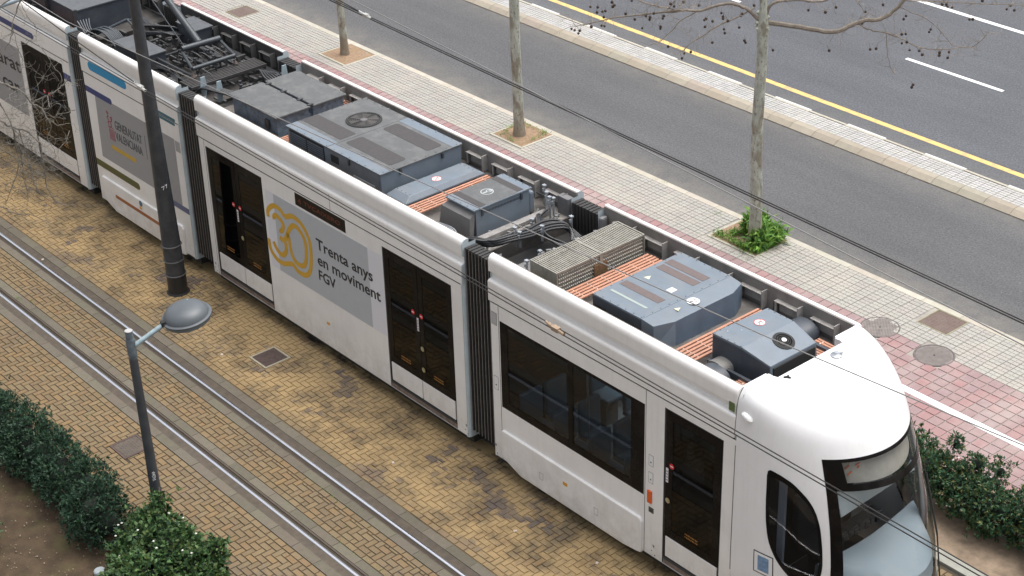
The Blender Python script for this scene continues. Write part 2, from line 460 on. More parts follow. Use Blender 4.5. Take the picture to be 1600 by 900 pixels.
# concrete slabs and rails of both tracks
slab_m = mat('concrete_slab', (.128, .114, .088), .9, var=.10, vscale=12, attr=True, dirt=(.14, .11, .09), dirt_amt=.6, dscale=2.2, bump=.3, bscale=60)
filler = mat('rail_filler', (.084, .067, .050), .9, var=.25, vscale=9, dirt=(.06, .055, .05), dirt_amt=.6, dscale=5)
def slab_build(mb, x0, x1, y0, y1, z): mb.box(x0 + .004, x1 - .004, y0 + .002, y1 - .002, z - .05, z)
def strips(yc, X0, X1):
    out = []
    for (a, b_) in ((.69, .84), (.28, .42)):
        for sgn in (1, -1):
            x = X0 + rng.uniform(0, .5)
            y0, y1 = sorted((yc + sgn * a, yc + sgn * b_))
            while x < X1:
                out.append((x, x + .53, y0, y1, float(rng.normal(0.002, .0012)))); x += .53
    return out
st_t = [(1, 1, 1), (1.1, 1.1, 1.08), (.88, .9, .86), (.95, .93, .9), (1.05, 1.08, 1.02)]
lay(strips(-3.62, -9, 12), 'kerb_slab', paving, slab_m, st_t, slab_build)
lay(strips(0, -9, 17), 'kerb_slab', paving, slab_m, st_t, slab_build, limit=4)
rail_top = mat('polished_rail', (.86, .86, .88), .24, metal=1.0, var=.05, vscale=30)
rail_side = mat('rusty_rail', (.07, .05, .04), .7, metal=.3, var=.3, vscale=10)
def track(name, yc, X0, X1, label):
    t = thing(name, label, 'tram track', (0, yc, 0))
    for s in (1, -1):
        y = yc + s * .53
        gy = y - s * .031                    # the flangeway lies on the inner side
        mb = MB()
        mb.box(X0, X1, y - .029, y + .029, -.03, -.001, 1)
        prof = [(y - .029, -.001), (y - .020, .006), (y, .009), (y + .020, .006), (y + .029, -.001)]
        for k in range(4):
            (a, za), (b_, zb) = prof[k], prof[k + 1]
            mb.add([(X0, a, za), (X1, a, za), (X1, b_, zb), (X0, b_, zb)], [(0, 1, 2, 3)], 0)
        lo, hi = sorted((gy - s * .040, gy - s * .052))
        mb.box(X0, X1, lo, hi, -.03, .001, 1)                   # guard lip of the grooved rail
        lo, hi = sorted((gy, gy - s * .040))
        mb.box(X0, X1, lo, hi, -.04, -.028, 1)
        obj('rail', mb, [rail_top, rail_side], t)
        fb = MB()
        lo, hi = sorted((gy - s * .052, yc + s * .422))
        fb.box(X0, X1, lo, hi, -.05, -.005)
        lo, hi = sorted((y + s * .029, yc + s * .688))
        fb.box(X0, X1, lo, hi, -.05, -.005)
        obj('rail_filler', fb, filler, t)
track('tram_track', -3.62, -14, 18, 'empty tram track with two shiny rails set in concrete strips and yellow bricks')
track('tram_track', 0.0, -14, 22, 'tram track that the white tram stands on, mostly hidden under it')

# square covers in the brick paving
iron = mat('rusty_iron', (.075, .050, .044), .8, var=.25, vscale=14, bump=.2, bscale=80, dirt=(.12, .09, .07), dirt_amt=.5, dscale=7)
def square_cover(x0, x1, y0, y1, label, m, frame_m, group='square manhole covers', fw=.035):
    t = thing('manhole_cover', label, 'manhole cover', ((x0 + x1) / 2, (y0 + y1) / 2, 0), group)
    f = MB()
    f.box(x0, x1, y0, y0 + fw, -.03, .004).box(x0, x1, y1 - fw, y1, -.03, .004).box(x0, x0 + fw, y0 + fw, y1 - fw, -.03, .004).box(x1 - fw, x1, y0 + fw, y1 - fw, -.03, .004)
    obj('cover_frame', f, frame_m, t)
    p = MB().box(x0 + fw + .004, x1 - fw - .004, y0 + fw + .004, y1 - fw - .004, -.03, .002)
    n = 9
    for i in range(n):
        for j in range(n):
            cx = x0 + fw + (x1 - x0 - 2 * fw) * (i + .5) / n; cy = y0 + fw + (y1 - y0 - 2 * fw) * (j + .5) / n
            p.cbox(cx, cy, .0035, .018, .007, .003, (i + j) % 2 * PI / 2 + PI / 4)
    obj('cover_plate', p, m, t)
    return t
square_cover(3.18, 3.66, -5.09, -4.62, 'brown square iron cover in the bricks left of the street lamp post', mat('brown_iron', (.095, .075, .06), .8, var=.25, vscale=9, dirt=(.07, .065, .055), dirt_amt=.6, dscale=5), iron)
square_cover(2.47, 2.96, -2.12, -1.62, 'dark red-brown square iron cover with a pale cement rim in front of the tram', iron, mat('cement_rim', (.36, .32, .24), .9, var=.2, vscale=20))

# ---------------------------------------------------------------- pavement beyond the tram
grey_tile = mat('pale_tile', (.325, .312, .285), .85, attr=True, var=.05, vscale=14, dirt=(.44, .40, .34), dirt_amt=.45, dscale=.9)
pink_tile = mat('pink_tile', (.275, .186, .182), .85, attr=True, var=.05, vscale=10, dirt=(.42, .37, .34), dirt_amt=.45, dscale=.8)
def soft_tints(a): return [tuple(1 + float(v) for v in rng.normal(0, a, 1).repeat(3) + rng.normal(0, a * .25, 3)) for _ in range(7)]
pitx = [(-7.60, -6.55), (-1.50, -.50), (4.66, 5.86)]
PY0, PY1 = 6.26, 7.14
walk = sheet('pavement', -16, 24, 3.72, 7.14, -.012, mat('tile_joint', (.29, .27, .24), .95, var=.2, vscale=3))
tiles, pinks = [], []
pholes = [(a, b_, PY0, PY1 + .2) for a, b_ in pitx] + [(9.17, 9.80, 6.52, 7.17), (-11.44, -10.81, 6.2, 6.84)]
rounds = [(8.885, 5.98, .335), (10.04, 5.92, .335)]
def blocked(x0, x1, y0, y1):
    cx, cy = (x0 + x1) / 2, (y0 + y1) / 2
    for h in pholes:
        if h[0] < cx < h[1] and h[2] < cy < h[3]: return True
    for rx, ry, rr in rounds:
        if (cx - rx) ** 2 + (cy - ry) ** 2 < (rr - .03) ** 2: return True
    return False
P2 = .204
x = -16.0
while x < 20:
    for k in range(6):                       # grey tiles, from the pink field to the kerb
        y0 = 6.02 + k * .187
        if not blocked(x, x + P2, y0, y0 + .187): tiles.append((x, x + P2, y0, y0 + .187, float(rng.normal(0, .0008))))
    for y0, hh in [(3.72 + k * .2064, .2064) for k in range(5)] + [(4.886 + k * .189, .189) for k in range(6)]:
        if not blocked(x, x + P2, y0, y0 + hh): pinks.append((x, x + P2, y0, y0 + hh, float(rng.normal(0, .001))))
    x += P2
def tile4(mb, x0, x1, y0, y1, z):
    xm, ym, g, e = (x0 + x1) / 2, (y0 + y1) / 2, .005, .003
    mb.add([(x0 + g, y0 + g, z - .006), (x1 - g, y0 + g, z - .006), (x1 - g, y1 - g, z - .006), (x0 + g, y1 - g, z - .006)], [(0, 1, 2, 3)])
    for a, b_ in ((x0 + g, xm - .004), (xm + .004, x1 - g)):
        for c, d in ((y0 + g, ym - .004), (ym + .004, y1 - g)):
            mb.add([(a, c, z - .01), (b_, c, z - .01), (b_, d, z - .01), (a, d, z - .01), (a + e, c + e, z), (b_ - e, c + e, z), (b_ - e, d - e, z), (a + e, d - e, z)],
                   [(4, 5, 6, 7), (0, 1, 5, 4), (1, 2, 6, 5), (2, 3, 7, 6), (3, 0, 4, 7)])
def shown(c, a):                              # not behind the tram or the hedge
    return not (c[0] < 12.4 and c[1] < 5.75)
lay(tiles, 'pale_tile', walk, grey_tile, soft_tints(.03), tile4, ymask=shown)
lay(pinks, 'pink_tile', walk, pink_tile, [(1, 1, 1), (1.05, 1.05, 1.05), (.95, .97, .99), (1.05, .95, .95), (.96, 1.0, 1.03), (1.05, .90, .90), (1.0, 1.04, 1.04), (.94, .95, .97)], brick_build, ymask=shown)
white_line = MB()
xx = -16.0
while xx < 20:
    white_line.box(xx + .003, xx + .597, 4.752, 4.886, -.02, .002); xx += .6
obj('white_guide_line', white_line, mat('white_line', (.86, .86, .86), .6, var=.03), walk)
kerb_m = mat('kerb_stone', (.40, .375, .32), .9, attr=True, var=.08, vscale=7, dirt=(.36, .33, .26), dirt_amt=.6, dscale=2)
ks = []
x = -16.0
while x < 20:
    if inview((x, 7.2, 0), 60) or True: ks.append((x, x + .8, 7.142, 7.275, .001))
    x += .8
def kerb_build(mb, x0, x1, y0, y1, z): mb.box(x0 + .003, x1 - .003, y0, y1, z - .16, z)
lay(ks, 'kerbstone', walk, kerb_m, soft_tints(.05), kerb_build)
# round covers and square covers
rc_m = mat('round_iron', (.165, .145, .135), .7, var=.2, vscale=12, dirt=(.24, .21, .19), dirt_amt=.5, dscale=6)
def round_cover(cx, cy, r, label, pattern):
    t = thing('manhole_cover', label, 'manhole cover', (cx, cy, 0), 'round manhole covers')
    mb = MB().lathe((cx, cy, 0), [(r, -.02), (r, .003), (r - .012, .004), (r - .022, .004), (r - .028, -.004), (r - .034, -.004)], 40)
    obj('cover_frame', mb, mat('dark_iron', (.12, .105, .10), .7, var=.2, vscale=9), t)
    p = MB().lathe((cx, cy, 0), [(r - .034, -.02), (r - .034, .001), (.0001, .001)], 40)
    k = int(r / .032)
    for i in range(-k, k + 1):
        for j in range(-k, k + 1):
            a, b_ = i * .032, j * .032
            if a * a + b_ * b_ < (r - .055) ** 2 and a * a + b_ * b_ > .0016:
                if pattern == 0: p.cbox(cx + a, cy + b_, .002, .02, .02, .004, 0)
                elif (i + j) % 2: p.cbox(cx + a, cy + b_, .002, .024, .012, .004, PI / 4)
    obj('cover_plate', p, rc_m, t)
    obj('key_hole', MB().lathe((cx, cy, 0), [(.018, .0025), (.0001, .0025)], 10), black_mt(), t)
round_cover(8.885, 5.98, .33, 'worn round iron cover on the pavement, nearer the tram cab roof', 1)
round_cover(10.04, 5.92, .33, 'round iron cover with a clear grid pattern amid the pink and grey tiles', 0)
br_iron = mat('brown_plate', (.125, .088, .075), .8, var=.15, vscale=12, dirt=(.17, .14, .12), dirt_amt=.4, dscale=5)
square_cover(9.18, 9.79, 6.54, 7.13, 'brown square cover in the pavement beside the two round covers', br_iron, mat('mossy_rim', (.25, .24, .15), .9, var=.2), 'square manhole covers', .02)
square_cover(-11.43, -10.82, 6.22, 6.82, 'brown square cover in the far pavement at the top of the photo', br_iron, MATS['mossy_rim'], 'square manhole covers', .02)

# roads, median, markings
RZ = -.12
RD = asphalt('asphalt_near', (.088, .089, .093))
RD2 = asphalt('asphalt_far', (.086, .091, .101))
sheet('road', -60, 60, 7.275, 10.95, RZ, RD)
sheet('road', -60, 60, 11.75, 34, RZ, RD2)
yel = mat('yellow_marking', (.66, .45, .16), .8, var=.1, vscale=9, dirt=(.25, .23, .19), dirt_amt=.65, dscale=4)
wht = mat('white_marking', (.80, .80, .78), .75, var=.05, vscale=9, dirt=(.4, .4, .4), dirt_amt=.4, dscale=6)
mk = lambda n, x0, x1, y0, y1, m: tag(obj(n, MB().box(x0, x1, y0, y1, RZ - .004, RZ + .004), m), kind='structure')
mk('yellow_road_marking', -40, 40, 12.375, 12.515, yel)
mk('dashed_road_marking', 1.72, 4.28, 15.44, 15.54, wht)
mk('dashed_road_marking', 7.9, 10.4, 15.44, 15.54, wht)
mk('dashed_road_marking', -5.8, -3.28, 15.44, 15.54, wht)
mk('white_road_marking', -40, 40, 18.42, 18.55, wht)
median = sheet('median', -30, 30, 10.93, 11.75, RZ - .02, mat('median_bed', (.3, .28, .25), .95))
mk_m = mat('beige_kerb', (.32, .285, .23), .9, attr=True, var=.07, vscale=8, dirt=(.30, .25, .19), dirt_amt=.55, dscale=2)
kk = []
x = -24.0
while x < 20:
    kk.append((x, x + .6, 10.93, 11.19, 0)); x += .6
def slope_kerb(mb, x0, x1, y0, y1, z):
    g = .004
    a, b_ = x0 + g, x1 - g
    mb.add([(a, y0, RZ - .03), (b_, y0, RZ - .03), (b_, y1, RZ - .03), (a, y1, RZ - .03), (a, y0, RZ + .02), (b_, y0, RZ + .02), (b_, y0 + .13, -.03), (a, y0 + .13, -.03), (b_, y1, -.02), (a, y1, -.02)],
           [(0, 1, 5, 4), (4, 5, 6, 7), (7, 6, 8, 9), (9, 8, 2, 3), (1, 2, 8, 6, 5), (0, 4, 7, 9, 3)])
lay(kk, 'kerbstone', median, mk_m, soft_tints(.05), slope_kerb)
mt = []
x = -24.0
while x < 20:
    for k in range(3):
        mt.append((x, x + .2, 11.192 + k * .16, 11.192 + (k + 1) * .16, -.022))
    x += .2
lay(mt, 'pale_tile', median, mat('median_tile', (.375, .37, .355), .85, attr=True, var=.05, vscale=12, dirt=(.5, .48, .44), dirt_amt=.4, dscale=1.2), soft_tints(.045), tile4)
kw = []
kg = []
x = -24.2; i = 0
while x < 20:
    (kw if i % 2 == 0 else kg).append((x, x + .98, 11.732 if i % 2 == 0 else 11.69, 11.79 if i % 2 == 0 else 11.75, -.018))
    if i % 2 == 0: kg.append((x, x + .98, 11.675, 11.731, -.020))
    x += .98; i += 1
lay(kw, 'painted_kerbstone', median, mat('white_kerb_paint', (.58, .575, .56), .8, attr=True, var=.05, vscale=9, dirt=(.5, .49, .46), dirt_amt=.35, dscale=3), soft_tints(.02), kerb_build)
lay(kg, 'kerbstone', median, kerb_m, soft_tints(.05), kerb_build)

# planting beds
soil = mat('soil', (.062, .042, .024), 1.0, var=.35, vscale=4, bump=1.0, bscale=40, dirt=(.085, .08, .028), dirt_amt=.65, dscale=1.8)
def bumpy(name, x0, x1, y0, y1, z, h, m, step=.12, parent=None):
    nx, ny = int((x1 - x0) / step) + 1, int((y1 - y0) / step) + 1
    vs, fs = [], []
    for j in range(ny + 1):
        for i in range(nx + 1):
            X, Y = x0 + (x1 - x0) * i / nx, y0 + (y1 - y0) * j / ny
            vs.append((X, Y, z + h * (math.sin(X * 3.1 + Y) * .3 + math.sin(Y * 4.7 - X * 1.3) * .3 + rng.uniform(-.4, .4))))
    for j in range(ny):
        for i in range(nx):
            a = j * (nx + 1) + i; fs.append((a, a + 1, a + nx + 2, a + nx + 1))
    o = obj(name, MB().add(vs, fs), m, parent, smooth=True, angle=60)
    if parent is None: tag(o, kind='structure')
    return o
bumpy('soil', -2, 12, -11, -5.76, -.02, .03, soil)
bumpy('soil', 10, 22, 1.99, 3.71, -.03, .03, mat('pale_soil', (.23, .175, .125), 1.0, var=.3, vscale=6, bump=.8, bscale=50))
kerb_dull = mat('dull_kerb', (.27, .265, .24), .9, attr=True, var=.1, vscale=7, dirt=(.2, .19, .16), dirt_amt=.5, dscale=3)
kr = sheet('bed_kerb', -16, 24, 1.77, 1.985, -.05, BASE)
kq = []
x = -10.0
while x < 22:
    kq.append((x, x + 1.0, 1.775, 1.98, .03)); x += 1.0
lay(kq, 'kerbstone', kr, kerb_dull, soft_tints(.04), lambda mb, x0, x1, y0, y1, z: mb.box(x0 + .003, x1 - .003, y0, y1, z - .1, z))
sand_m = mat('pit_earth', (.27, .185, .12), 1.0, var=.25, vscale=14, bump=.6, bscale=60, dirt=(.24, .17, .085), dirt_amt=.5, dscale=3.5)
frame_c = mat('pit_edging', (.42, .40, .34), .9, var=.1, vscale=8, dirt=(.28, .26, .18), dirt_amt=.6)
for a, b_ in pitx:
    mb = MB(); w = .05
    for q in ((a, b_, PY0, PY0 + w), (a, a + w, PY0 + w, PY1), (b_ - w, b_, PY0 + w, PY1)): mb.box(*q, -.06, .004)
    e = obj('tree_pit_edging', mb, frame_c); tag(e, kind='structure')
    bumpy('pit_soil', a + w, b_ - w, PY0 + w, PY1, -.002, .012, sand_m, .05)
# small pebbles and litter on the planted soil
mb = MB()
for _ in range(420):
    X, Y = rng.uniform(2, 6.5), rng.uniform(-8.3, -6.3)
    r = rng.uniform(.003, .011); g = rng.uniform(0, PI)
    mb.cbox(X, Y, .0 + r * .3, r * 2, r * 1.4, r, g)
tag(obj('pebbles', mb, mat('pebble', (.24, .19, .14), .9, var=.3, vscale=20)), 'scattered pale pebbles and leaf litter on the bare brown soil', 'pebbles', kind='stuff')
# yard light lid in the soil
mb = MB().lathe((5.86, -6.72, 0), [(.085, -.02), (.085, .05), (.07, .065), (.0001, .07)], 20)
tag(obj('round_lid', mb, mat('grey_plastic', (.32, .36, .38), .4), smooth=True), 'small round grey lid set in the bare soil beside the bush', 'lid')

# ---------------------------------------------------------------- the tram
LOGO = [[[2.023,2.073],[2.032,2.183],[2.125,2.285],[2.233,2.342],[2.343,2.349],[2.445,2.319],[2.517,2.255]],[[2.517,2.255],[2.606,2.285],[2.723,2.338],[2.864,2.338],[2.998,2.299],[3.12,2.196],[3.193,2.074],[3.212,1.917],[3.206,1.80],[3.19,1.676],[3.143,1.527],[3.045,1.407],[2.913,1.362],[2.756,1.373],[2.642,1.438],[2.509,1.4],[2.335,1.339],[2.152,1.356],[2.007,1.464],[1.974,1.599],[1.973,1.658]],[[2.202,2.091],[2.193,2.133],[2.258,2.183],[2.357,2.166],[2.447,2.109],[2.461,2.054],[2.418,1.977],[2.368,1.94],[2.338,1.962]],[[2.316,1.816],[2.384,1.789],[2.476,1.831],[2.559,1.954],[2.656,2.096],[2.766,2.183],[2.884,2.182],[2.99,2.117],[3.066,2.011],[3.079,1.88],[3.062,1.75],[3.04,1.646],[2.967,1.544],[2.847,1.504],[2.715,1.533],[2.64,1.62],[2.606,1.753],[2.59,1.921],[2.535,1.929]],[[2.437,1.834],[2.479,1.748],[2.481,1.632],[2.391,1.516],[2.272,1.499],[2.168,1.57],[2.113,1.652]]]
TR = thing('tram', 'long white low-floor tram with black gangway bellows and blue-grey roof units', 'tram', (4, 0, 0))
def ys(z): return 1.205 - .0145 * (z - .3)
def side_quad(mb, x0, x1, z0, z1, off, s=-1, mi=0):
    vs = [(x0, s * (ys(z0) + off), z0), (x1, s * (ys(z0) + off), z0), (x1, s * (ys(z1) + off), z1), (x0, s * (ys(z1) + off), z1)]
    mb.add(vs, [(0, 1, 2, 3) if s < 0 else (3, 2, 1, 0)], mi)
def side_slab(mb, x0, x1, z0, z1, off, th, s=-1, mi=0):
    vs = []
    for o in (off, off - th):
        for x, z in ((x0, z0), (x1, z0), (x1, z1), (x0, z1)): vs.append((x, s * (ys(z) + o), z))
    fs = [(0, 1, 2, 3), (7, 6, 5, 4), (0, 4, 5, 1), (1, 5, 6, 2), (2, 6, 7, 3), (3, 7, 4, 0)]
    if s > 0: fs = [tuple(reversed(f)) for f in fs]
    return mb.add(vs, fs, mi)
def side_poly(mb, poly, off, th=.003, s=-1, mi=0):
    """poly in (x,z), counter-clockwise seen from outside on the near side"""
    n = len(poly)
    vs = [(x, s * (ys(z) + off), z) for x, z in poly] + [(x, s * (ys(z) + off - th), z) for x, z in poly]
    fs = [tuple(range(n)), tuple(reversed(range(n, 2 * n)))] + [((i + 1) % n, i, i + n, (i + 1) % n + n) for i in range(n)]
    if s > 0: fs = [tuple(reversed(f)) for f in fs]
    return mb.add(vs, fs, mi)
def wall_with_holes(mb, x0, x1, z0, z1, holes, s, th=.05):
    xs = sorted({x0, x1, *[h[0] for h in holes], *[h[1] for h in holes]}); zs = sorted({z0, z1, *[h[2] for h in holes], *[h[3] for h in holes]})
    solid = {}
    for i in range(len(xs) - 1):
        for j in range(len(zs) - 1):
            cx, cz = (xs[i] + xs[i + 1]) / 2, (zs[j] + zs[j + 1]) / 2
            solid[i, j] = not any(h[0] < cx < h[1] and h[2] < cz < h[3] for h in holes)
    for (i, j), ok in solid.items():
        if ok: side_quad(mb, xs[i], xs[i + 1], zs[j], zs[j + 1], 0, s)
        if ok: 
            a, b_, c, d = xs[i], xs[i + 1], zs[j], zs[j + 1]
            side_quad(mb, a, b_, c, d, -th, s, 1)
    for h in holes:
        a, b_, c, d = h
        P = lambda x, z, o: (x, s * (ys(z) + o), z)
        for (p, q) in (((a, c), (b_, c)), ((b_, c), (b_, d)), ((b_, d), (a, d)), ((a, d), (a, c))):
            mb.add([P(*p, 0), P(*q, 0), P(*q, -th), P(*p, -th)], [(0, 1, 2, 3) if s < 0 else (3, 2, 1, 0)], 1)

def fairing(x0, x1, joint=()):
    """the white roof edge: lower band, ledge, recess and the rounded lip"""
    t = None
    for s in (1, -1):
        t = obj('roof_fairing', fairing_mesh(x0, x1, s), white(), TR, smooth=True, angle=28)
        inner = MB()
        inner.xprism([(s * 1.010, 3.12), (s * 1.026, 3.12), (s * 1.026, 3.528), (s * 1.010, 3.528)] if s > 0 else [(s * 1.026, 3.12), (s * 1.010, 3.12), (s * 1.010, 3.528), (s * 1.026, 3.528)], x0 + .01, x1 - .01)
        obj('fairing_lining', inner, fair_in() if x0 > -1 else mat('dark_lining', (.045, .043, .042), .8, var=.3, vscale=5), TR)  # near-black lining on the pantograph car and the car behind it
    # brackets that carry the far fairing
    x = x0 + .25; me = None
    while x < x1 - .1:
        mb = MB()
        mb.box(x, x + .014, .935, 1.01, 3.2, 3.38).box(x, x + .05, .935, .947, 3.2, 3.38).box(x, x + .44, .935, 1.01, 3.38, 3.388).box(x + .43, x + .444, .90, 1.01, 3.2, 3.46).box(x + .06, x + .42, .985, .992, 3.24, 3.36)
        if me is None:
            base = x; me = mb.mesh('fairing_bracket', fair_in2() if x0 > -.1 else mat('bracket_dark', (.09, .088, .085), .7), False, (x, 0, 0))
        o = link('fairing_bracket', me, TR); o.location = (x - 4, 0, 0)
        x += .62
    for xe in (x0, x1):
        for s in (-1, 1):
            pr = [(y + s * .0025 * (1 if abs(y) > 1.05 else -1), z + (.003 if z > 3.4 else 0)) for y, z in fairing_prof(s)]
            if s > 0: pr = pr[::-1]
            if xe < 12.2 or xe == x0: obj('fairing_end_trim', MB().xprism(pr, xe - (.001 if xe == x0 else .016), xe + (.016 if xe == x0 else .001)), grey_rim() if xe == x1 else white(), TR)
    for xj in joint:
        mb = MB(); side_slab(mb, xj - .003, xj + .003, 2.855, 3.13, .0015, .003)
        obj('panel_joint', mb, black_mt(), t)
    return t
fair_in2 = lambda: mat('bracket_grey', (.30, .285, .27), .7, var=.2, vscale=8)
def fairing_prof(s):
    p = [(ys(2.852), 2.852), (ys(3.12), 3.12), (ys(3.135), 3.138), (ys(3.15) - .003, 3.152), (ys(3.16) - .012, 3.165), (ys(3.16) - .020, 3.169), (1.100, 3.184), (1.092, 3.188), (1.084, 3.198), (1.082, 3.21), (1.082, 3.268), (1.084, 3.276), (1.128, 3.290), (1.137, 3.294), (1.141, 3.302), (1.1415, 3.312), (1.141, 3.440), (1.1405, 3.452), (1.137, 3.475), (1.129, 3.498), (1.115, 3.518), (1.096, 3.533), (1.072, 3.541), (1.058, 3.543), (1.044, 3.541), (1.034, 3.535), (1.030, 3.524), (1.029, 3.50), (1.029, 2.852)]
    return [(s * y, z) for y, z in p]
def fairing_mesh(x0, x1, side):
    mb = MB()
    for s in (side,):
        pr = fairing_prof(s)
        n0 = len(mb.v)
        # rounded ends: shrink the last 3 cm a little
        xs = [(x0, .012), (x0 + .008, .004), (x0 + .025, 0), (x1 - .025, 0), (x1 - .008, .004), (x1, .012)]
        n = len(pr); c = (s * 1.07, 3.3)
        for x, sh in xs:
            for y, z in pr:
                mb.v.append((x, y + (c[0] - y) * sh / .13 * .5 if False else y - s * sh * (1 if abs(y) > 1.07 else -1), z - (sh if z > 3.4 else 0)))
        for i in range(len(xs) - 1):
            for k in range(n):
                a = n0 + i * n + k; b_ = n0 + i * n + (k + 1) % n
                f = (a, b_, b_ + n, a + n)
                mb.f.append(f if s > 0 else tuple(reversed(f))); mb.m.append(0)
        f = tuple(n0 + k for k in range(n)); g = tuple(n0 + (len(xs) - 1) * n + k for k in range(n))
        mb.f.append(tuple(reversed(f)) if s > 0 else f); mb.m.append(0)
        mb.f.append(g if s > 0 else tuple(reversed(g))); mb.m.append(0)
    # wrong-way faces do no harm: the paint is opaque on both sides
    return mb

INT = mat('interior_grey', (.16, .165, .17), .7)
INTF = mat('interior_floor', (.10, .10, .11), .7)
def module(x0, x1, holes, deckz=3.18, cap0=True, cap1=True, joints=(), jb=()):
    body = obj('car_body', MB().box(x0 + .05, x1 - .05, -1.13, 1.13, .30, .36), INTF if x0 < 7 else mat('floor_light', (.24, .27, .29), .6), TR)
    for s in (-1, 1):
        b = MB(); wall_with_holes(b, x0 + .035, x1 - .035, .29, 2.835, holes, s)
        obj('side_wall', b, [white(), INT], body)
        g = MB(); side_slab(g, x0 + .03, x1 - .03, 2.833, 2.854, -.008, .04, s)
        obj('roof_joint', g, black_mt(), body)
    for xj in jb:
        mb = MB(); side_slab(mb, xj - .004, xj + .004, .29, 2.833, .0015, .003)
        obj('panel_joint', mb, black_mt(), body)
    # end frames with their blue-grey rounded edges
    for xe, sx in ((x0, 1), (x1, -1)):
        for s in (-1, 1):
            e = MB()
            y0, y1 = .27, 3.50
            prof = []
            for k in range(7):
                a = PI / 2 * k / 6
                prof.append((xe + sx * (.055 - .055 * math.sin(a)), .055 * (1 - math.cos(a))))
            for k in range(6):
                (xa, da), (xb, db) = prof[k], prof[k + 1]
                zt = 2.90
                vs = [(xa, s * (ys(y0) - da - .001), y0), (xb, s * (ys(y0) - db - .001), y0), (xb, s * (ys(zt) - db - .001), zt), (xa, s * (ys(zt) - da - .001), zt)]
                e.add(vs, [(0, 1, 2, 3)])
            e.add([(xe, s * (ys(y0) - .055), y0), (xe, s * .9, y0), (xe, s * .9, 3.48), (xe, s * (ys(zt) - .055), 3.48)], [(0, 1, 2, 3)])
            obj('end_frame', e, grey_rim(), body, smooth=True)
    ce = MB()
    for xe in (x0 + .004, x1 - .004):
        pass
    # floor, ceiling, interior
    c = MB().box(x0 + .02, x1 - .02, -1.0, 1.0, deckz - .24, deckz)
    obj('roof_deck', c, deck() if deckz > 3.15 else mat('dark_deck', (.05, .047, .045), .9, var=.4, vscale=5, dirt=(.10, .09, .085), dirt_amt=.4, dscale=4), body)  # darker deck colour on the cars with the lower roof
    u = MB().box(x0 + .03, x1 - .03, -1.10, 1.10, .13, .265)  # underframe shaped wide and low to block light, so the ground beneath stays dark
    obj('underframe', u, black_mt(), body)
    return body

def bellows(x0, x1, n=8):
    t = obj('gangway_bellows', MB().box(x0 + .02, x1 - .02, -1.06, 1.06, .42, 2.98), black_mt(), TR)
    p = (x1 - x0) / n
    for s in (-1, 1):
        me = None
        for k in range(n):
            x = x0 + (k + .5) * p
            mb = MB()
            w = p * .40
            def yy(z): return ys(z) - .045
            for z0, z1 in ((.40, 1.6), (1.6, 2.8), (2.8, 3.42)):
                a, b_ = yy(z0), yy(z1)
                pr = [(-w, .10, .0), (-w * .5, .02, 0), (-w * .22, 0, 1), (w * .22, 0, 1), (w * .5, .02, 0), (w, .10, 0)]
                for i in range(5):
                    (xa, da, ma), (xb, db, mb_) = pr[i], pr[i + 1]
                    vs = [(x + xa, s * (a - da), z0), (x + xb, s * (a - db), z0), (x + xb, s * (b_ - db), z1), (x + xa, s * (b_ - da), z1)]
                    mb.add(vs, [(0, 1, 2, 3) if s < 0 else (3, 2, 1, 0)], 1 if ma and mb_ else 0)
            a = yy(3.42)
            mb.box(x - w * .9, x + w * .9, *sorted((s * (a - .008), s * .90)), 3.38, 3.425, 0)
            mb.box(x - w * .9, x + w * .9, *sorted((s * .90, s * (a - .1))), 2.9, 3.38, 0)
            if me is None: me = mb.mesh('bellows_fold', [rubber(), rubber_rim()], False, (x, 0, 0))
            o = link('bellows_fold', me, t); o.location = (x - 4, 0, 0)
    return t

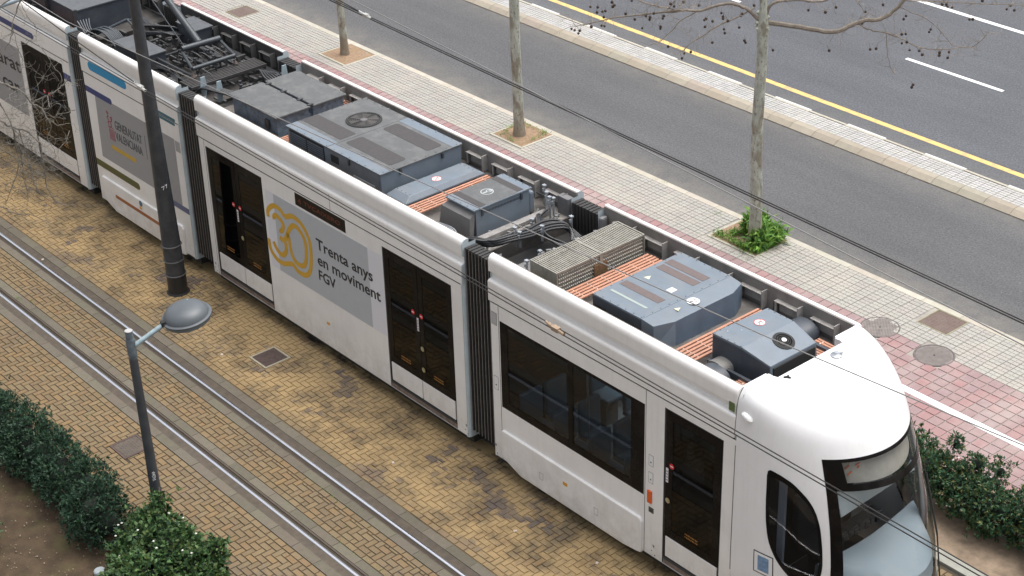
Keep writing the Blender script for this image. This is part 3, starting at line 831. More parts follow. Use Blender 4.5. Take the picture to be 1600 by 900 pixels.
def glass_leaf(parent, x0, x1, z0, z1, bx=.09, bz=.10, s=-1, name='door_leaf', m=None, gm=None):
    mb = MB()
    a, b_, c, d = x0 + bx, x1 - bx, z0 + bz, z1 - bz
    for q in ((x0, x1, z0, c), (x0, x1, d, z1), (x0, a, c, d), (b_, x1, c, d)): side_slab(mb, *q, -.006, .03, s)
    o = obj(name, mb, black_gl(), parent, bevel=0)
    g = MB(); side_slab(g, a, b_, c, d, -.010, .006, s)
    obj('glass_pane', g, gm or glass('tinted_glass', (.13, .135, .135), ior=1.33, refl=.7), o)
    return o
red = lambda: mat('red_sticker', (.55, .02, .03), .5)
def disc_side(mb, x, z, r, off, n=20, mi=0): side_poly(mb, [(x + r * math.cos(2 * PI * k / n), z + r * math.sin(2 * PI * k / n)) for k in range(n)], off, mi=mi)
def door(x0, x1, two=True, zb=.37, zt=2.735):
    t = MB()
    side_slab(t, x0, x1, zt - .03, zt, -.012, .05); side_slab(t, x0, x0 + .03, zb, zt - .03, -.012, .05); side_slab(t, x1 - .03, x1, zb, zt - .03, -.012, .05)
    d = obj('door', t, black_mt(), TR)
    zt -= .03
    leaves = [(x0 + .03, (x0 + x1) / 2 - .006), ((x0 + x1) / 2 + .006, x1 - .03)] if two else [(x0 + .03, x1 - .03)]
    for k, (a, b_) in enumerate(leaves):
        glass_leaf(d, a, b_, .765, zt, .105 if two else .12, .12)
        mb = MB(); side_slab(mb, a + .02 * (k == 0), b_ - .012, .435, .755, -.002, .03)
        obj('lower_panel', mb, white(), d, bevel=.004)
        # red no-entry sticker with a pale bar
        sx = b_ - .055 if (k == 0 and two) else a + .055
        if two and k == 1: sx = a + .055
        if not two: sx = a + .11
        sx = (b_ - .13) if (two and k == 0) else sx
        mb = MB(); disc_side(mb, sx, 1.90, .042, -.001); st = obj('warning_sticker', mb, red(), d)
        mb = MB(); side_poly(mb, [(sx - .026, 1.893), (sx + .026, 1.893), (sx + .026, 1.907), (sx - .026, 1.907)], .0006, .002); obj('sticker_bar', mb, mat('sticker_white', (.75, .7, .72), .5), d)
        # two lines of small orange print, as on the photographed glass
        mb = MB(); cx = (a + b_) / 2
        for row in range(2):
            for i in range(9):
                w = .010 + .008 * ((i * 7 + row * 3) % 3) / 2
                xx = cx - .11 + i * .026
                side_poly(mb, [(xx, .965 - row * .045), (xx + w, .965 - row * .045), (xx + w, .985 - row * .045), (xx, .985 - row * .045)], -.0075, .002)
        obj('orange_lettering', mb, mat('orange_print', (.38, .17, .04), .6), d)
    mid = leaves[-1][0]
    mb = MB(); sx = mid - .035 if two else mid + .03
    side_poly(mb, [(sx - .02, 1.62), (sx + .022, 1.62), (sx + .022, 1.84), (sx - .02, 1.84)], .0008, .003)
    lb = obj('white_label', mb, mat('sticker_white', (.75, .7, .72), .5), d)
    mb = MB()
    for i in range(4): side_poly(mb, [(sx - .012, 1.65 + i * .045), (sx + .014, 1.65 + i * .045), (sx + .014, 1.665 + i * .045), (sx - .012, 1.665 + i * .045)], .0024, .002)
    obj('label_print', mb, mat('label_ink', (.10, .08, .12), .6), d)
    # round opening button
    bx = mid + .05 if two else mid + .055
    for zc in ((1.345, .98) if x0 > 4 and two else (1.345,)):
        mb = MB(); disc_side(mb, bx, zc, .040, .006); disc_side(mb, bx, zc, .028, .012, mi=1)
        obj('door_button', mb, [mat('brass', (.50, .44, .22), .35, metal=.7), mat('button_face', (.35, .33, .22), .4)], d)
    # step below
    mb = MB(); side_slab(mb, x0 + .02, x1 - .02, zb - .07, zb, -.004, .10)
    obj('door_step', mb, mat('worn_step', (.26, .22, .205), .45, metal=.5, var=.25, vscale=15, dirt=(.09, .08, .08), dirt_amt=.5, dscale=8), d)
    mb = MB(); side_slab(mb, x0 + .02, x1 - .02, zb + .004, zb + .03, -.002, .10)
    obj('door_sill', mb, mat('step_dark', (.04, .04, .04), .6), d)
    # grab rail inside
    mb = MB(); gx = x0 + .2
    mb.tube([(gx, -1.08, .5), (gx, -1.08, 2.6)], .016, 8)
    obj('grab_rail', mb, galv(), d, smooth=True)
    return d
def pill(parent, name, x0, x1, zc, h, m, off=.0025, left=True, right=True):
    r = h / 2; pts = []
    if right: pts += [(x1 - r + r * math.cos(R(a)), zc + r * math.sin(R(a))) for a in range(-90, 91, 15)]
    else: pts += [(x1, zc - r), (x1, zc + r)]
    if left: pts += [(x0 + r + r * math.cos(R(a)), zc + r * math.sin(R(a))) for a in range(90, 271, 15)]
    else: pts += [(x0, zc + r), (x0, zc - r)]
    mb = MB(); side_poly(mb, pts, off); return obj(name, mb, m, parent)
def text(parent, name, s, x, z, size, m, width=None, off=.004, bold=0.0, right=False):
    cu = bpy.data.curves.new(name, 'FONT'); cu.body = s; cu.size = size; cu.extrude = .0012; cu.offset = bold; cu.resolution_u = 3
    tmp = bpy.data.objects.new('tmp', cu); S.collection.objects.link(tmp)
    dg = bpy.context.evaluated_depsgraph_get()
    me = bpy.data.meshes.new_from_object(tmp.evaluated_get(dg))
    bpy.data.objects.remove(tmp); bpy.data.curves.remove(cu)
    co = np.empty(len(me.vertices) * 3); me.vertices.foreach_get('co', co); co = co.reshape(-1, 3)
    k = width / (co[:, 0].max() - co[:, 0].min()) if width else 1
    xx = (co[:, 0] - co[:, 0].min()) * k + x; zz = co[:, 1] + z
    if right: xx -= (xx.max() - x)
    yy = -(1.205 - .0145 * (zz - .3) + off + co[:, 2])
    w = worldloc(parent)
    me.vertices.foreach_set('co', np.stack([xx - w.x, yy - w.y, zz - w.z], 1).ravel()); me.update()
    me.materials.clear(); me.materials.append(m)
    return link(name, me, parent)
def stroke(mb, pts, w, off):
    """a flat band along pts (x,z), smoothed"""
    P = [Vector((p[0], p[1])) for p in pts]
    out = []
    for i in range(len(P) - 1):
        p0, p1, p2, p3 = P[max(i - 1, 0)], P[i], P[i + 1], P[min(i + 2, len(P) - 1)]
        for k in range(5):
            t = k / 5
            out.append(.5 * ((2 * p1) + (-p0 + p2) * t + (2 * p0 - 5 * p1 + 4 * p2 - p3) * t * t + (-p0 + 3 * p1 - 3 * p2 + p3) * t ** 3))
    out.append(P[-1])
    L, Rr = [], []
    for i, p in enumerate(out):
        t = (out[min(i + 1, len(out) - 1)] - out[max(i - 1, 0)]).normalized(); n = Vector((-t.y, t.x)) * w / 2
        L.append(p + n); Rr.append(p - n)
    base = len(mb.v)
    for a, b_ in zip(L, Rr): mb.v.append((a.x, -(ys(a.y) + off), a.y)); mb.v.append((b_.x, -(ys(b_.y) + off), b_.y))
    for i in range(len(out) - 1):
        a = base + 2 * i; mb.f.append((a, a + 1, a + 3, a + 2)); mb.m.append(0)

# suspended middle car with the two double doors
DA, DB, DC = (.235, 1.925), (5.165, 6.815), (11.145, 12.165)
M4 = module(0, 7.09, [(DA[0], DA[1], .30, 2.735), (DB[0], DB[1], .30, 2.735)], joints=(), jb=())
fairing(0.0, 7.09, joint=(3.86,))
door(*DA); door(*DB)
adw = mat('ad_white', (.70, .70, .74), .4)
adg = mat('ad_grey', (.45, .475, .50), .45, var=.02)
adgold = mat('ad_gold', (.60, .345, .035), .5)
adink = mat('ad_ink', (.015, .015, .018), .5)
mb = MB(); side_poly(mb, [(1.995, 1.17), (5.15, 1.17), (5.15, 2.565), (1.995, 2.565)], .0012, .002); ad = obj('advert_panel', mb, adw, M4)
mb = MB(); side_poly(mb, [(2.235, 1.175), (4.785, 1.175), (4.785, 2.56), (2.235, 2.56)], .0024, .002); obj('grey_field', mb, adg, M4)
mb = MB()
for i, l in enumerate(LOGO): stroke(mb, l, .088, .0036 + i * .0004)
lg = obj('number_thirty_logo', mb, adgold, M4)
text(M4, 'advert_lettering', 'Trenta anys', 3.385, 2.015, .272, adink, 1.49, bold=.004)
text(M4, 'advert_lettering', 'en moviment', 3.385, 1.735, .272, adink, 1.665, bold=.004)
text(M4, 'advert_lettering', 'FGV', 3.385, 1.465, .250, adink, .46, bold=.004)
mb = MB(); side_slab(mb, 2.885, 4.24, 2.60, 2.815, .004, .02); dsp = obj('destination_display', mb, mat('display_black', (.014, .010, .008), .45, spec=.2), M4, bevel=.003)
led = mat('display_orange', (.16, .035, .012), .6)
text(dsp, 'display_lettering', '4', 2.97, 2.655, .14, led, .085, off=.006)
text(dsp, 'display_lettering', 'TVCAIXERO', 3.13, 2.675, .10, led, .98, off=.006)
mb = MB(); side_poly(mb, [(3.49, .69), (3.57, .69), (3.57, .735), (3.49, .735)], .002); obj('orange_plate', mb, mat('orange_plate', (.62, .32, .03), .5), M4)
mb = MB()
for q in ((.045, .20),): side_slab(mb, 0.19, .197, .29, 2.833, .001, .003)
obj('panel_joint', mb, black_mt(), M4)

# front car behind the cab
WX0, WX1, WZ0, WZ1 = 7.885, 10.785, 1.20, 2.61
M5 = module(7.66, 12.40, [(WX0, WX1, WZ0, WZ1), (DC[0], DC[1], .30, 2.735)], jb=(7.865, 10.805))
fairing(7.66, 12.33, joint=())
door(*DC, two=False)
def window(x0, x1, z0, z1, posts, parent=TR):
    mb = MB(); bw = .11
    side_slab(mb, x0, x1, z0, z0 + bw, -.003, .03); side_slab(mb, x0, x1, z1 - bw * .5, z1, -.003, .03)
    side_slab(mb, x0, x0 + .15, z0 + bw, z1 - bw * .5, -.003, .03); side_slab(mb, x1 - .26, x1, z0 + bw, z1 - bw * .5, -.003, .03)
    for p in posts: side_slab(mb, p - .045, p + .045, z0 + bw, z1 - bw * .5, -.003, .03)
    w = obj('side_window', mb, black_gl(), parent)
    xs = [x0 + .15] + [v for p in posts for v in (p - .045, p + .045)] + [x1 - .26]
    for i in range(0, len(xs), 2):
        g = MB(); side_slab(g, xs[i], xs[i + 1], z0 + bw, z1 - bw * .5, -.008, .006)
        obj('glass_pane', g, glass('window_glass', (.58, .62, .64), refl=.7), w)
    return w
window(WX0, WX1, WZ0, WZ1, [9.345])
def skirt(x0, x1, body):
    z0, z1, c = .215, .82, .42
    poly = [(x0 + c, z0), (x1 - .35, z0 - .0), (x1 - .08, z0 + .03), (x1, z0 + .05), (x1, z1 - .05), (x1 - .04, z1), (x0 + .02, z1), (x0, z1 - .02), (x0, z0 + .14), (x0 + .12, z0 + .10)]
    obj('bogie_cover', side_poly(MB(), poly, .038, .06, s=1), white(), body, bevel=.014, seg=3, smooth=True)
    mb = MB(); side_poly(mb, poly, .038, .06)
    return obj('bogie_cover', mb, white(), body, bevel=.014, seg=3, smooth=True)
sk5 = skirt(7.885, 10.78, M5)
for x, z in ((8.72, .41), (9.86, .41)):
    mb = MB()
    for q in (((x, z), (x + .075, z + .002)), ((x, z + .11), (x + .075, z + .112))): side_slab(mb, q[0][0], q[1][0], q[0][1] - .002, q[1][1], .0395, .003)
    for xx in (x, x + .075): side_slab(mb, xx - .002, xx + .002, z, z + .11, .0395, .003)
    obj('access_hatch', mb, mat('hatch_line', (.20, .19, .18), .7), sk5)
mb = MB(); side_poly(mb, [(9.22, .565), (9.31, .565), (9.31, .62), (9.22, .62)], .0405); obj('orange_plate', mb, MATS['orange_plate'], sk5)
# small fittings on the pillar beside the front door, and at the bellows
def hatch(x, z, w, h, body, dot=True, fill=None):
    mb = MB(); side_slab(mb, x, x + w, z, z + h, .0015, .004); o = obj('service_flap', mb, mat('flap_line', (.13, .125, .12), .6), body)
    mb = MB(); side_slab(mb, x + .006, x + w - .006, z + .006, z + h - .006, .0028, .004); obj('flap_plate', mb, fill or white_cl(), o)
    if dot: mb = MB(); disc_side(mb, x + w * .5, z + h * .35, .012, .005, 10); obj('flap_lock', mb, black_mt(), o)
    return o
hatch(10.87, 1.72, .085, .17, M5); hatch(10.87, 1.45, .085, .17, M5); hatch(10.88, .985, .095, .085, M5, fill=mat('dark_socket', (.05, .06, .05), .4))
mb = MB(); side_slab(mb, 10.862, 10.94, 1.135, 1.33, .022, .03); obj('indicator_lamp', mb, mat('orange_lens', (.62, .10, .02), .2, var=.2, vscale=40), M5, bevel=.008)
hatch(7.71, 2.50, .12, .20, M5, False, mat('grille_grey', (.42, .42, .42), .6)); hatch(7.72, 1.44, .10, .22, M5)
mb = MB(); side_slab(mb, 12.20, 12.325, 3.19, 3.335, -.022, .06); rr = obj('green_reflector', mb, mat('reflector_rim', (.55, .56, .5), .4), M5, bevel=.006)
mb = MB(); side_slab(mb, 12.205, 12.30, 3.20, 3.325, -.0185, .01); obj('reflector_lens', mb, mat('green_lens', (.10, .15, .05), .35, var=.2, vscale=60), rr)
for x0, md in ((7.68, M5), (7.0, M4), (.07, M4), (10.95, M5)):
    mb = MB()
    for dx, dz in ((0, .36), (.06, .31), (.03, .44)): disc_side(mb, x0 + dx, dz + .02, .009, .002, 8)
    side_slab(mb, x0 + .01, x0 + .05, .475, .482, .0015, .003); side_slab(mb, x0 + .04, x0 + .045, .44, .48, .0015, .003)
    obj('jacking_mark', mb, black_mt(), md)
# seats seen dimly through the window
seat_m = mat('seat_fabric', (.13, .19, .24), .7)
for i in range(4):
    for yy in (-.82, -.36, .5):
        x = 8.05 + i * .72
        mb = MB().box(x, x + .42, yy - .2, yy + .2, .80, .88).box(x, x + .07, yy - .2, yy + .2, .88, 1.42)
        st = obj('seat', mb, seat_m, TR, bevel=.03)
        obj('seat_leg', MB().box(x + .15, x + .3, yy - .12, yy + .12, .36, .80), INT, st)
mb = MB().tube([(9.0, -.55, .4), (9.0, -.55, 2.8)], .018).tube([(10.4, -.55, .4), (10.4, -.55, 2.8)], .018).tube([(8, -.6, 2.45), (12, -.6, 2.45)], .016)
obj('grab_rail', mb, galv(), TR, smooth=True)

# short car with the pantograph, in its advert wrap
M3 = module(-3.98, -.57, [], deckz=3.02, jb=())
fairing(-3.98, -.57)
sk3 = skirt(-3.78, -.86, M3)
C = dict(cy=(.012, .25, .48), db=(.028, .045, .17), ol=(.085, .09, .025), ye=(.52, .33, .05), br=(.33, .12, .045), te=(.03, .13, .18), bg=(.10, .12, .22), dot=(.06, .14, .20))
cm = {k: mat('wrap_' + n, C[k], .45) for k, n in (('cy', 'light_blue'), ('db', 'dark_blue'), ('ol', 'olive'), ('ye', 'yellow'), ('br', 'brown'), ('te', 'teal'), ('bg', 'slate_blue'), ('dot', 'petrol'))}
mb = MB(); side_poly(mb, [(-3.66, 1.245), (-.82, 1.245), (-.82, 2.51), (-3.60, 2.51)], .0012, .002); obj('grey_field', mb, mat('wrap_grey', (.30, .305, .315), .45), M3)
pill(M3, 'coloured_bar', -3.70, -2.32, 3.035, .165, cm['cy'])
pill(M3, 'coloured_bar', -3.94, -2.97, 2.525, .115, cm['db'], left=False)
pill(M3, 'coloured_bar', -3.23, -2.33, 1.585, .085, cm['ye'], off=.004)
pill(M3, 'coloured_bar', -3.94, -2.34, 1.06, .135, cm['ol'], left=False)
pill(sk3, 'coloured_bar', -3.30, -1.30, .565, .07, cm['br'], off=.0405)
pill(M3, 'coloured_bar', -1.75, -.70, 2.885, .052, cm['te'])
pill(M3, 'coloured_bar', -1.65, -.72, 2.803, .052, cm['te'])
pill(M3, 'coloured_bar', -1.35, -.61, 1.19, .11, cm['bg'], right=False)
mb = MB(); disc_side(mb, -2.33, .755, .058, .0405); obj('coloured_dot', mb, cm['dot'], sk3)
mb = MB(); side_poly(mb, [(-2.39, .635), (-2.31, .635), (-2.31, .675), (-2.39, .675)], .0425); side_poly(mb, [(-2.36, .675), (-2.34, .675), (-2.34, .70), (-2.36, .70)], .0425); obj('yellow_mark', mb, mat('mark_yellow', (.7, .32, .04), .5), sk3)
gink = mat('wrap_ink', (.06, .06, .065), .5)
text(M3, 'wrap_lettering', 'GENERALITAT', -2.97, 2.015, .245, gink, .96)
text(M3, 'wrap_lettering', 'VALENCIANA', -3.0, 1.79, .235, gink, .96)
mb = MB(); side_poly(mb, [(-1.895, 1.77), (-1.885, 1.77), (-1.885, 2.23), (-1.895, 2.23)], .003); obj('divider_line', mb, gink, M3)
mb = MB()
emb_m = mat('wrap_red', (.30, .03, .06), .5)
for i in range(5): side_poly(mb, [(-3.225 + i * .042, 1.73), (-3.205 + i * .042, 1.73), (-3.205 + i * .042, 1.95), (-3.225 + i * .042, 1.95)], .003)
stroke(mb, [(-3.24, 1.97), (-3.13, 1.99), (-3.05, 1.97)], .02, .0032)
stroke(mb, [(-3.20, 2.0), (-3.23, 2.06), (-3.18, 2.10), (-3.24, 2.16), (-3.19, 2.20), (-3.24, 2.28), (-3.16, 2.25)], .022, .0034)
stroke(mb, [(-3.14, 2.0), (-3.10, 2.05), (-3.15, 2.09), (-3.08, 2.13), (-3.12, 2.18), (-3.06, 2.20), (-3.09, 2.12)], .022, .0034)
obj('striped_emblem', mb, emb_m, M3)
mb = MB(); side_poly(mb, [(-.80, 2.30), (-.64, 2.30), (-.64, 2.50), (-.80, 2.50)], .003); obj('grey_grille', mb, mat('grille_wrap', (.36, .36, .36), .6), M3)

# second suspended car, cut by the left edge of the photo
M2 = module(-11.54, -4.45, [(-6.44, -4.78, .30, 2.735), (-11.3, -9.64, .30, 2.735)], deckz=3.1)
fairing(-11.54, -4.45)
door(-6.44, -4.78); door(-11.3, -9.64)
pill(M2, 'coloured_bar', -8.6, -5.83, 2.975, .12, cm['db'])
pill(M2, 'coloured_bar', -4.775, -4.50, 2.515, .13, cm['db'], left=False, right=False)
mb = MB(); side_poly(mb, [(-9.5, 1.1), (-6.62, 1.1), (-6.62, 2.52), (-9.5, 2.52)], .0012, .002); obj('grey_field', mb, MATS['wrap_grey'], M2)
text(M2, 'wrap_lettering', 'arat', -6.66, 2.0, .40, adink, .98, right=True, bold=.004)
text(M2, 'wrap_lettering', 'car', -6.86, 1.50, .40, adink, .74, right=True, bold=.004)
bellows(-4.45, -3.98, 6); bellows(-.57, 0, 7); bellows(7.09, 7.66, 8)

# ---- driver's cab
AZ = [(.25, 1.95), (.5, 2.03), (1.0, 2.06), (1.5, 1.97), (2.0, 1.80), (2.5, 1.58), (2.9, 1.37), (3.1, 1.26), (3.2, 1.18), (3.3, 1.05), (3.4, .86), (3.48, .62), (3.53, .35)]
BZ = [(.25, 1.15), (.5, 1.19), (1.0, 1.2), (2.0, 1.185), (2.9, 1.168), (3.2, 1.147), (3.3, 1.14), (3.4, 1.125), (3.48, 1.095), (3.53, 1.04)]
azx, azy = zip(*AZ); bzx, bzy = zip(*BZ)
# smooth the roof end of the table with a fine spline-like resample
zf = np.linspace(.25, 3.53, 120)
af = np.interp(zf, azx, azy); bf = np.interp(zf, bzx, bzy)
for _ in range(6):
    af[1:-1] = (af[:-2] + af[1:-1] * 2 + af[2:]) / 4; bf[1:-1] = (bf[:-2] + bf[1:-1] * 2 + bf[2:]) / 4
def cab(th, z, off=0.0):
    a, b_ = float(np.interp(z, zf, af)), float(np.interp(z, zf, bf))
    t = R(th); p = Vector((12.4 + a * math.cos(t), b_ * math.sin(t), z))
    if off:
        dt = Vector((-a * math.sin(t), b_ * math.cos(t), 0))
        a2, b2 = float(np.interp(z + .02, zf, af)), float(np.interp(z + .02, zf, bf))
        dz = Vector((12.4 + a2 * math.cos(t), b2 * math.sin(t), z + .02)) - p
        p = p + dt.cross(dz).normalized() * off
    return p
edge = lambda z: 43.0 + (2.9 - z) * 3.4
SW = [(-72.6, 2.62), (-68, 2.625), (-64.0, 2.59), (-60.5, 2.545), (-57.3, 2.47), (-54.0, 2.37), (-51.7, 2.24), (-50.7, 2.08), (-50.6, 1.93), (-50.9, 1.70), (-51.9, 1.45), (-53.8, 1.25), (-57, 1.12), (-61, 1.12), (-66.3, 1.24), (-70, 1.36), (-72.6, 1.50), (-74.2, 1.66), (-74.9, 1.90), (-74.7, 2.13), (-74.0, 2.36)]
swc = (-62.5, 1.90)
def sw_scaled(k): return [(swc[0] + (a - swc[0]) * k, swc[1] + (z - swc[1]) * k) for a, z in SW]
def inpoly(x, y, poly):
    c = False
    for i in range(len(poly)):
        (x1, y1), (x2, y2) = poly[i - 1], poly[i]
        if (y1 > y) != (y2 > y) and x < (x2 - x1) * (y - y1) / (y2 - y1) + x1: c = not c
    return c
mb = MB(); base = 0
ZB0, ZT0 = .95, 2.9
zl = [.28 + (.95 - .28) * i / 12 for i in range(12)] + [.95 + (2.9 - .95) * i / 64 for i in range(64)] + [2.9 + (3.53 - 2.9) * (i / 22) for i in range(23)]
hole = sw_scaled(.95); holeR = [(-a, z) for a, z in hole]
cols = []
NL, NW = 44, 30
for z in zl:
    e = edge(min(max(z, ZB0), ZT0)); row = []
    for i in range(NL): row.append(-90 + (90 - e) * i / NL)
    for i in range(NW): row.append(-e + 2 * e * i / NW)
    for i in range(NL + 1): row.append(e + (90 - e) * i / NL)
    cols.append(row)
nc = len(cols[0])
for z, row in zip(zl, cols):
    for th in row: mb.v.append(tuple(cab(th, z)))
for j in range(len(zl) - 1):
    for i in range(nc - 1):
        zc = (zl[j] + zl[j + 1]) / 2; tc = (cols[j][i] + cols[j][i + 1] + cols[j + 1][i] + cols[j + 1][i + 1]) / 4
        if ZB0 < zc < ZT0 and NL <= i < NL + NW: continue
        if inpoly(tc, zc, hole) or inpoly(tc, zc, holeR): continue
        mb.f.append((j * nc + i, j * nc + i + 1, (j + 1) * nc + i + 1, (j + 1) * nc + i)); mb.m.append(0)
# flat roof behind the rounded front, stepping back round the equipment
top = (len(zl) - 1) * nc
ridge = [mb.v[top + i] for i in range(nc)]
zt = 3.535
n0 = len(mb.v)
back = []
for i in range(nc):
    y = ridge[i][1]
    xb = 12.47 if abs(y) < .60 else 12.31
    back.append((min(xb, ridge[i][0]), y, zt))
mb.v += back
for i in range(nc - 1): mb.f.append((top + i, top + i + 1, n0 + i + 1, n0 + i)); mb.m.append(0)
n1 = len(mb.v); mb.v += [(x, y, 3.18) for x, y, z in back]
for i in range(nc - 1): mb.f.append((n0 + i, n0 + i + 1, n1 + i + 1, n1 + i)); mb.m.append(0)
CAB = obj('cab_shell', mb, white_cl(), TR, smooth=True, angle=50)
CAB.data.flip_normals() if False else None
# short straight collar between the fairing and the rounded front
for s in (-1, 1):
    mb = MB(); zz = list(np.linspace(.29, 2.9, 14)) + list(np.linspace(2.93, 3.53, 20))
    for z in zz:
        q = cab(90 * s, float(z))
        mb.v += [(12.366 if z < 2.91 else 12.340, q.y, float(z)), (12.402, q.y, float(z))]
    for k in range(len(zz) - 1):
        a = 2 * k; mb.f.append((a, a + 1, a + 3, a + 2)); mb.m.append(0)
    n = len(mb.v); q = cab(90 * s, 3.53)
    mb.v += [(12.334, s * .60, 3.532), (12.402, s * .60, 3.532)]; mb.f.append((n - 2, n - 1, n + 1, n)); mb.m.append(0)
    obj('cab_collar', mb, white_cl(), CAB, smooth=True, angle=40)
    mb = MB()
    for z in zz:
        q = cab(90 * s, float(z)); xa = 12.352 if z < 2.91 else 12.328
        mb.v += [(xa, q.y - s * .001, float(z)), (xa + .013, q.y - s * .001, float(z))]
    for k in range(len(zz) - 1):
        a = 2 * k; mb.f.append((a, a + 1, a + 3, a + 2)); mb.m.append(0)
    obj('cab_joint', mb, mat('joint_grey', (.07, .07, .07), .7), CAB)
def patch(th0, th1, z0, z1, off, nth=16, nz=10, name='patch', m=None, parent=None, f0=None, f1=None, th=.004):
    mb = MB()
    for lay_ in (off, off - th):
        for j in range(nz + 1):
            for i in range(nth + 1):
                u, v = i / nth, j / nz
                a = th0(z0 + (z1 - z0) * v) if callable(th0) else th0
                b_ = th1(z0 + (z1 - z0) * v) if callable(th1) else th1
                t = a + (b_ - a) * u
                zz0 = f0(t) if f0 else z0
                zz = zz0 + (z1 - zz0) * v
                mb.v.append(tuple(cab(t, zz, lay_)))
    N = (nth + 1) * (nz + 1)
    for j in range(nz):
        for i in range(nth):
            a = j * (nth + 1) + i
            mb.f += [(a, a + 1, a + nth + 2, a + nth + 1), (a + N + nth + 1, a + N + nth + 2, a + N + 1, a + N)]; mb.m += [0, 0]
    def wall(seq):
        for a, b_ in zip(seq[:-1], seq[1:]): mb.f.append((a, a + N, b_ + N, b_)); mb.m.append(0)
    r0 = list(range(nth + 1)); r1 = [nz * (nth + 1) + i for i in range(nth + 1)]
    c0 = [j * (nth + 1) for j in range(nz + 1)]; c1 = [j * (nth + 1) + nth for j in range(nz + 1)]
    wall(r0); wall(list(reversed(r1))); wall(list(reversed(c0))); wall(c1)
    return obj(name, mb, m, parent, smooth=True, angle=50)
wsg = glass('windscreen_glass', (.84, .85, .85), .01)
ws = patch(lambda z: -edge(z), lambda z: edge(z), .95, 2.9, -.002, 30, 20, 'windscreen', wsg, CAB)
bl = black_gl()
patch(lambda z: -edge(z) - .4, lambda z: -edge(z) + 5.0, .95, 2.905, .003, 4, 20, 'windscreen_border', bl, ws)
patch(lambda z: edge(z) - 1.6, lambda z: edge(z) + .4, .95, 2.905, .003, 4, 20, 'windscreen_border', bl, ws)
patch(-43, 43, 2.865, 2.905, .0035, 24, 1, 'windscreen_border', bl, ws)
patch(-43, 43, 2.53, 2.61, .0035, 24, 2, 'windscreen_border', bl, ws)
patch(-43, -33, 2.61, 2.865, .0036, 6, 4, 'windscreen_border', bl, ws)
patch(-52, 52, .88, .97, .0045, 24, 2, 'windscreen_border', bl, ws)
patch(-33, 40, 2.60, 2.87, -.10, 20, 4, 'destination_box', mat('box_beige', (.50, .46, .40), .7, var=.15, vscale=6), ws)
ledm = mat('led_orange', (.85, .20, .05), .5)
mb = MB()
for t, z in ((-31.5, 2.77), (-30, 2.79), (-31, 2.70), (-29.5, 2.72), (-24.5, 2.80), (-23, 2.81), (-24, 2.77)):
    p = cab(t, z, -.09); q = cab(t + 1.6, z + .018, -.09)
    mb.tube([p, q], .009, 6)
obj('display_digits', mb, ledm, ws)
blind_m = mat('sun_blind', (.56, .64, .68), .7)
A_, B_ = cab(-40, 2.19, -.04), cab(19, 2.46, -.04)
mb = MB()
for k in range(21):
    u = k / 20; q = A_ + (B_ - A_) * u; tq = cab(-40 + 59 * u, 2.58, -.04)
    mb.v += [tuple(q), tuple(tq), (q.x - .012, q.y, q.z), (tq.x - .012, tq.y, tq.z)]
for k in range(20):
    a = 4 * k; mb.f += [(a, a + 4, a + 5, a + 1), (a + 2, a + 3, a + 7, a + 6), (a, a + 2, a + 6, a + 4)]; mb.m += [0, 0, 0]
obj('sun_blind', mb, blind_m, ws, smooth=True, angle=40)
def dashz(z):
    return z
dash_m = mat('dashboard', (.38, .45, .50), .55, var=.03, vscale=3)
mb = MB(); nd = 20
for i in range(nd + 1):
    t = -50 + 100 * i / nd
    f = cab(t, 1.10, -.05); g = cab(t, 1.32, -.05)
    yb = -.93 + 1.86 * i / nd
    xb = min(13.50 + .07 * math.cos(yb * 1.9 + .3), g.x - .05)
    m_ = Vector(((xb + g.x) / 2 + .1 * (g.x - xb), (yb + g.y) / 2, 1.455))
    for p in (f, g, m_, Vector((xb + .03, yb, 1.50)), Vector((xb, yb, 1.47)), Vector((xb - .03, yb, .9))): mb.v.append(tuple(p))
for i in range(nd):
    for k in range(5):
        a = i * 6 + k; mb.f.append((a, a + 6, a + 7, a + 1)); mb.m.append(0)
obj('dashboard', mb, dash_m, CAB, smooth=True, angle=50)
mb = MB()
for k in range(7):
    a = -30 + k * 7
    mb.cbox(13.42 + .02 * math.cos(R(a)), -.35 + k * .10, 1.56 + .02 * (k % 2), .10, .085, .10, R(-10 + 3 * k))
mb.cbox(13.38, -.1, 1.60, .16, .95, .05, 0)
mb.tube([(13.25, -.1, 1.45), (13.12, -.1, 1.66)], .03, 8)
obj('instrument_panel', mb, mat('panel_black', (.02, .022, .025), .5, var=.4, vscale=40), CAB, bevel=.008)
mb = MB().tube([(13.55 + .25 * math.sin(PI * k / 10), -.85 + .17 * k, 1.475 - .012 * math.sin(PI * k / 10)) for k in range(11)], .004, 5)
obj('dashboard_seam', mb, mat('seam_dark', (.10, .12, .13), .6), CAB)
mb = MB().box(12.42, 14.2, -1.05, 1.05, .34, .38).box(12.36, 12.40, -1.1, 1.1, .38, 2.85)
obj('cab_floor', mb, mat('cab_dark', (.035, .03, .03), .8), CAB)
mb = MB().box(12.55, 13.0, -.25, .25, .85, .97).box(12.52, 12.62, -.25, .25, .97, 1.65).box(12.55, 12.60, -.14, .14, 1.7, 1.92).box(12.7, 12.85, -.12, .12, .38, .85)
obj('driver_seat', mb, mat('seat_dark', (.045, .05, .06), .8), CAB, bevel=.04)
mb = MB().box(12.95, 13.05, -1.02, -.98, 1.25, 2.5)
obj('window_blind', mb, mat('blind_grey', (.33, .36, .42), .7), CAB)
